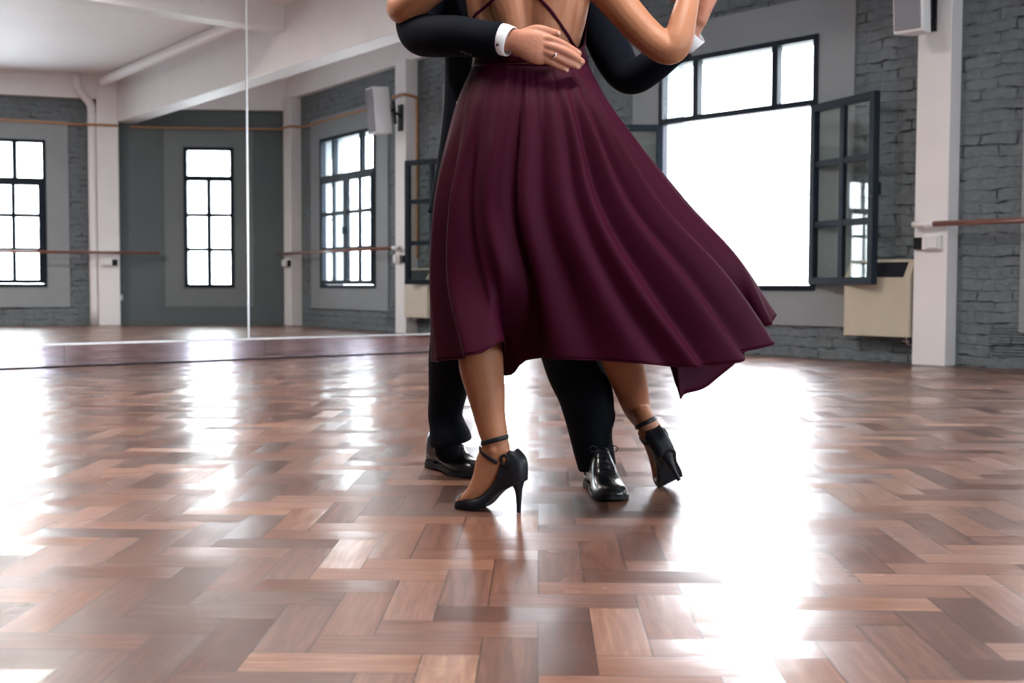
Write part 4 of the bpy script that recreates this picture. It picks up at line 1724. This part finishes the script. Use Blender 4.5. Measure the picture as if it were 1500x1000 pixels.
# trousers
T = MB()
loft(K((735, 262, 3.50, .165, .115), (733, 320, 3.50, .175, .12), (733, 350, 3.50, .16, .115)), 26, 4, mb=T)
loft(K((696, 330, 3.50, .098), (684, 400, 3.51, .090), (672, 470, 3.53, .083), (662, 530, 3.55, .073), (656, 575, 3.57, .060), (652, 605, 3.585, .054, .058), (655, 622, 3.59, .057, .066), (659, 638, 3.59, .065, .078), (661, 648, 3.59, .066, .082)), 24, 5, mb=T, cap=.06)
loft(K((785, 330, 3.48, .098), (800, 400, 3.44, .092), (822, 470, 3.41, .088), (842, 535, 3.385, .088), (856, 572, 3.37, .082), (862, 600, 3.36, .076), (866, 640, 3.36, .062, .068), (872, 670, 3.36, .058, .062), (875, 684, 3.36, .056, .060)), 24, 5, mb=T, cap=.06)
# knee creases
loft(K((880, 590, 3.33, .02), (893, 606, 3.35, .018), (886, 630, 3.34, .02)), 12, 4, mb=T)
tr = own(fuse('trousers', T, 'trouser', None, .004, 3, .5), man, ml)


# oxford shoes: x to the toe, z up, origin under the heel
def oxford(M, root, loc, zs_=1.0):
    e = empty('dress_shoe')
    own(e, root, loc)

    def ch(o):
        o.parent = e
        return o
    M = M @ Matrix.Diagonal((1, 1, zs_, 1))
    st = [(-.010, .030, .060, .012), (-.006, .024, .090, .024), (.010, .022, .104, .033), (.040, .020, .112, .036), (.075, .018, .124, .035), (.105, .014, .112, .036), (.135, .010, .090, .040),
          (.165, .008, .063, .044), (.195, .008, .050, .0465), (.225, .009, .045, .045), (.250, .011, .043, .040), (.270, .013, .038, .032), (.283, .015, .030, .020), (.288, .017, .024, .010)]
    rows = cr_spline([list(r) for r in st], 4)
    prof = [(0, 0), (.6, .0), (.94, .05), (1, .22), (.97, .42), (.86, .68), (.62, .90), (.3, .985), (0, 1)]
    full = prof + [(-a, b) for a, b in prof[-2:0:-1]]
    ns = len(full)
    v = []
    f = []
    for x, zb, zt, w_ in rows:
        for a, b in full:
            v.append(M @ Vector((x, a * w_, zb + (zt - zb) * b)))
    for i in range(len(rows) - 1):
        for k in range(ns):
            f.append((i * ns + k, i * ns + (k + 1) % ns, (i + 1) * ns + (k + 1) % ns, (i + 1) * ns + k))
    f.append(tuple(range(ns))[::-1])
    f.append(tuple((len(rows) - 1) * ns + k for k in range(ns)))
    up_ = ch(MB().add(v, f).build('upper', 'patent', None, True))
    ut = tree_of(up_)
    0 and ch(loft([(*(M @ Vector((x, 0, z))), a, b) for x, z, a, b in ((.070, .06, .030, .036), (.070, .10, .031, .038), (.068, .14, .032, .038))], 18, 4, tuple(M.to_3x3() @ Vector((1, 0, 0)))).build('sock', 'trouser', None, True))
    # sole and heel block
    mb = MB()
    outl = [(x, (w_ + .004)) for x, zb, zt, w_ in rows]
    zs = {}
    v = []
    f = []
    for x, w_ in outl:
        lift = max(0, (x - .21)) ** 2 * 1.4 + max(0, .11 - abs(x - .10)) * .055
        for a, z in ((-w_, .012), (w_, .012), (w_, .0), (-w_, .0)):
            v.append(M @ Vector((x, a, z + lift + .0004)))
    n = len(outl)
    for i in range(n - 1):
        for k in range(4):
            f.append((i * 4 + k, i * 4 + (k + 1) % 4, (i + 1) * 4 + (k + 1) % 4, (i + 1) * 4 + k))
    f += [(0, 1, 2, 3), tuple((n - 1) * 4 + k for k in (3, 2, 1, 0))]
    ch(mb.add(v, f).build('sole', 'black', None))
    hk = MB()
    pts = [(-.010, -.018), (-.010, .018), (.005, .032), (.065, .034), (.065, -.034), (.005, -.032)]
    vv = [M @ Vector((x, y, .0005)) for x, y in pts] + [M @ Vector((x, y, .022)) for x, y in pts]
    hk.add(vv, [tuple(range(6))[::-1], tuple(range(6, 12))] + [(i, (i + 1) % 6, 6 + (i + 1) % 6, 6 + i) for i in range(6)])
    ch(hk.build('heel', 'black', None))
    # seams, tongue facing and laces
    R3 = M.to_3x3()

    def top(x, y, off=.0015):
        h = ut.ray_cast(M @ Vector((x, y, .2)), (R3 @ Vector((0, 0, -1))).normalized(), .25)
        return (h[0] + R3 @ Vector((0, 0, off))) if h[0] else M @ Vector((x, y, .08))
    for k in range(4):
        x = .116 + k * .015
        mb = MB()
        tube([top(x - .003, -.017), top(x, 0, .003), top(x + .003, .017)], .0016, 8, 4, mb)
        ch(mb.build('lace', 'suede', None, True))
    for q in (-1, 1):
        mb = MB()
        base = top(.114, q * .006, .004)
        pts = [base, base + R3 @ Vector((-.004, q * .018, .012)), base + R3 @ Vector((.004, q * .034, .010)), base + R3 @ Vector((.012, q * .030, -.001)), base + R3 @ Vector((.006, q * .012, .002)), base]
        tube(pts, .0013, 8, 5, mb)
        ch(mb.build('lace_loop', 'suede', None, True))
    for pts in ([(.182, -.030), (.188, -.015), (.190, 0), (.188, .015), (.182, .030)], [(.150, -.026), (.152, -.010), (.153, 0), (.152, .010), (.150, .026)]):
        mb = MB()
        tube([top(x, y, .0003) for x, y in pts], .0011, 6, 3, mb)
        ch(mb.build('seam', 'suede', None, True))
    return e


ha = at(868, 695, 3.42)
ta = at(903, 738, 3.11)
ha.z = ta.z = 0
d_ = (ta - ha).normalized()
MS1 = shoe_frame(ta - d_ * .288 + Vector((0, 0, .0)), d_, (0, 0, 1))
oxford(MS1, man, ml, 1.08)
ha = at(640, 690, 3.66)
ta = at(703, 698, 3.56)
ha.z = ta.z = 0
ha2 = Vector((at(644, 690, 3.66).x, 3.70, 0))
ta2 = Vector((at(703, 690, 3.52).x, 3.50, 0))
d_ = (ta2 - ha2).normalized()
MS2 = shoe_frame(ta2 - d_ * .288, d_, (0, 0, 1))
oxford(MS2, man, ml, 1.22)
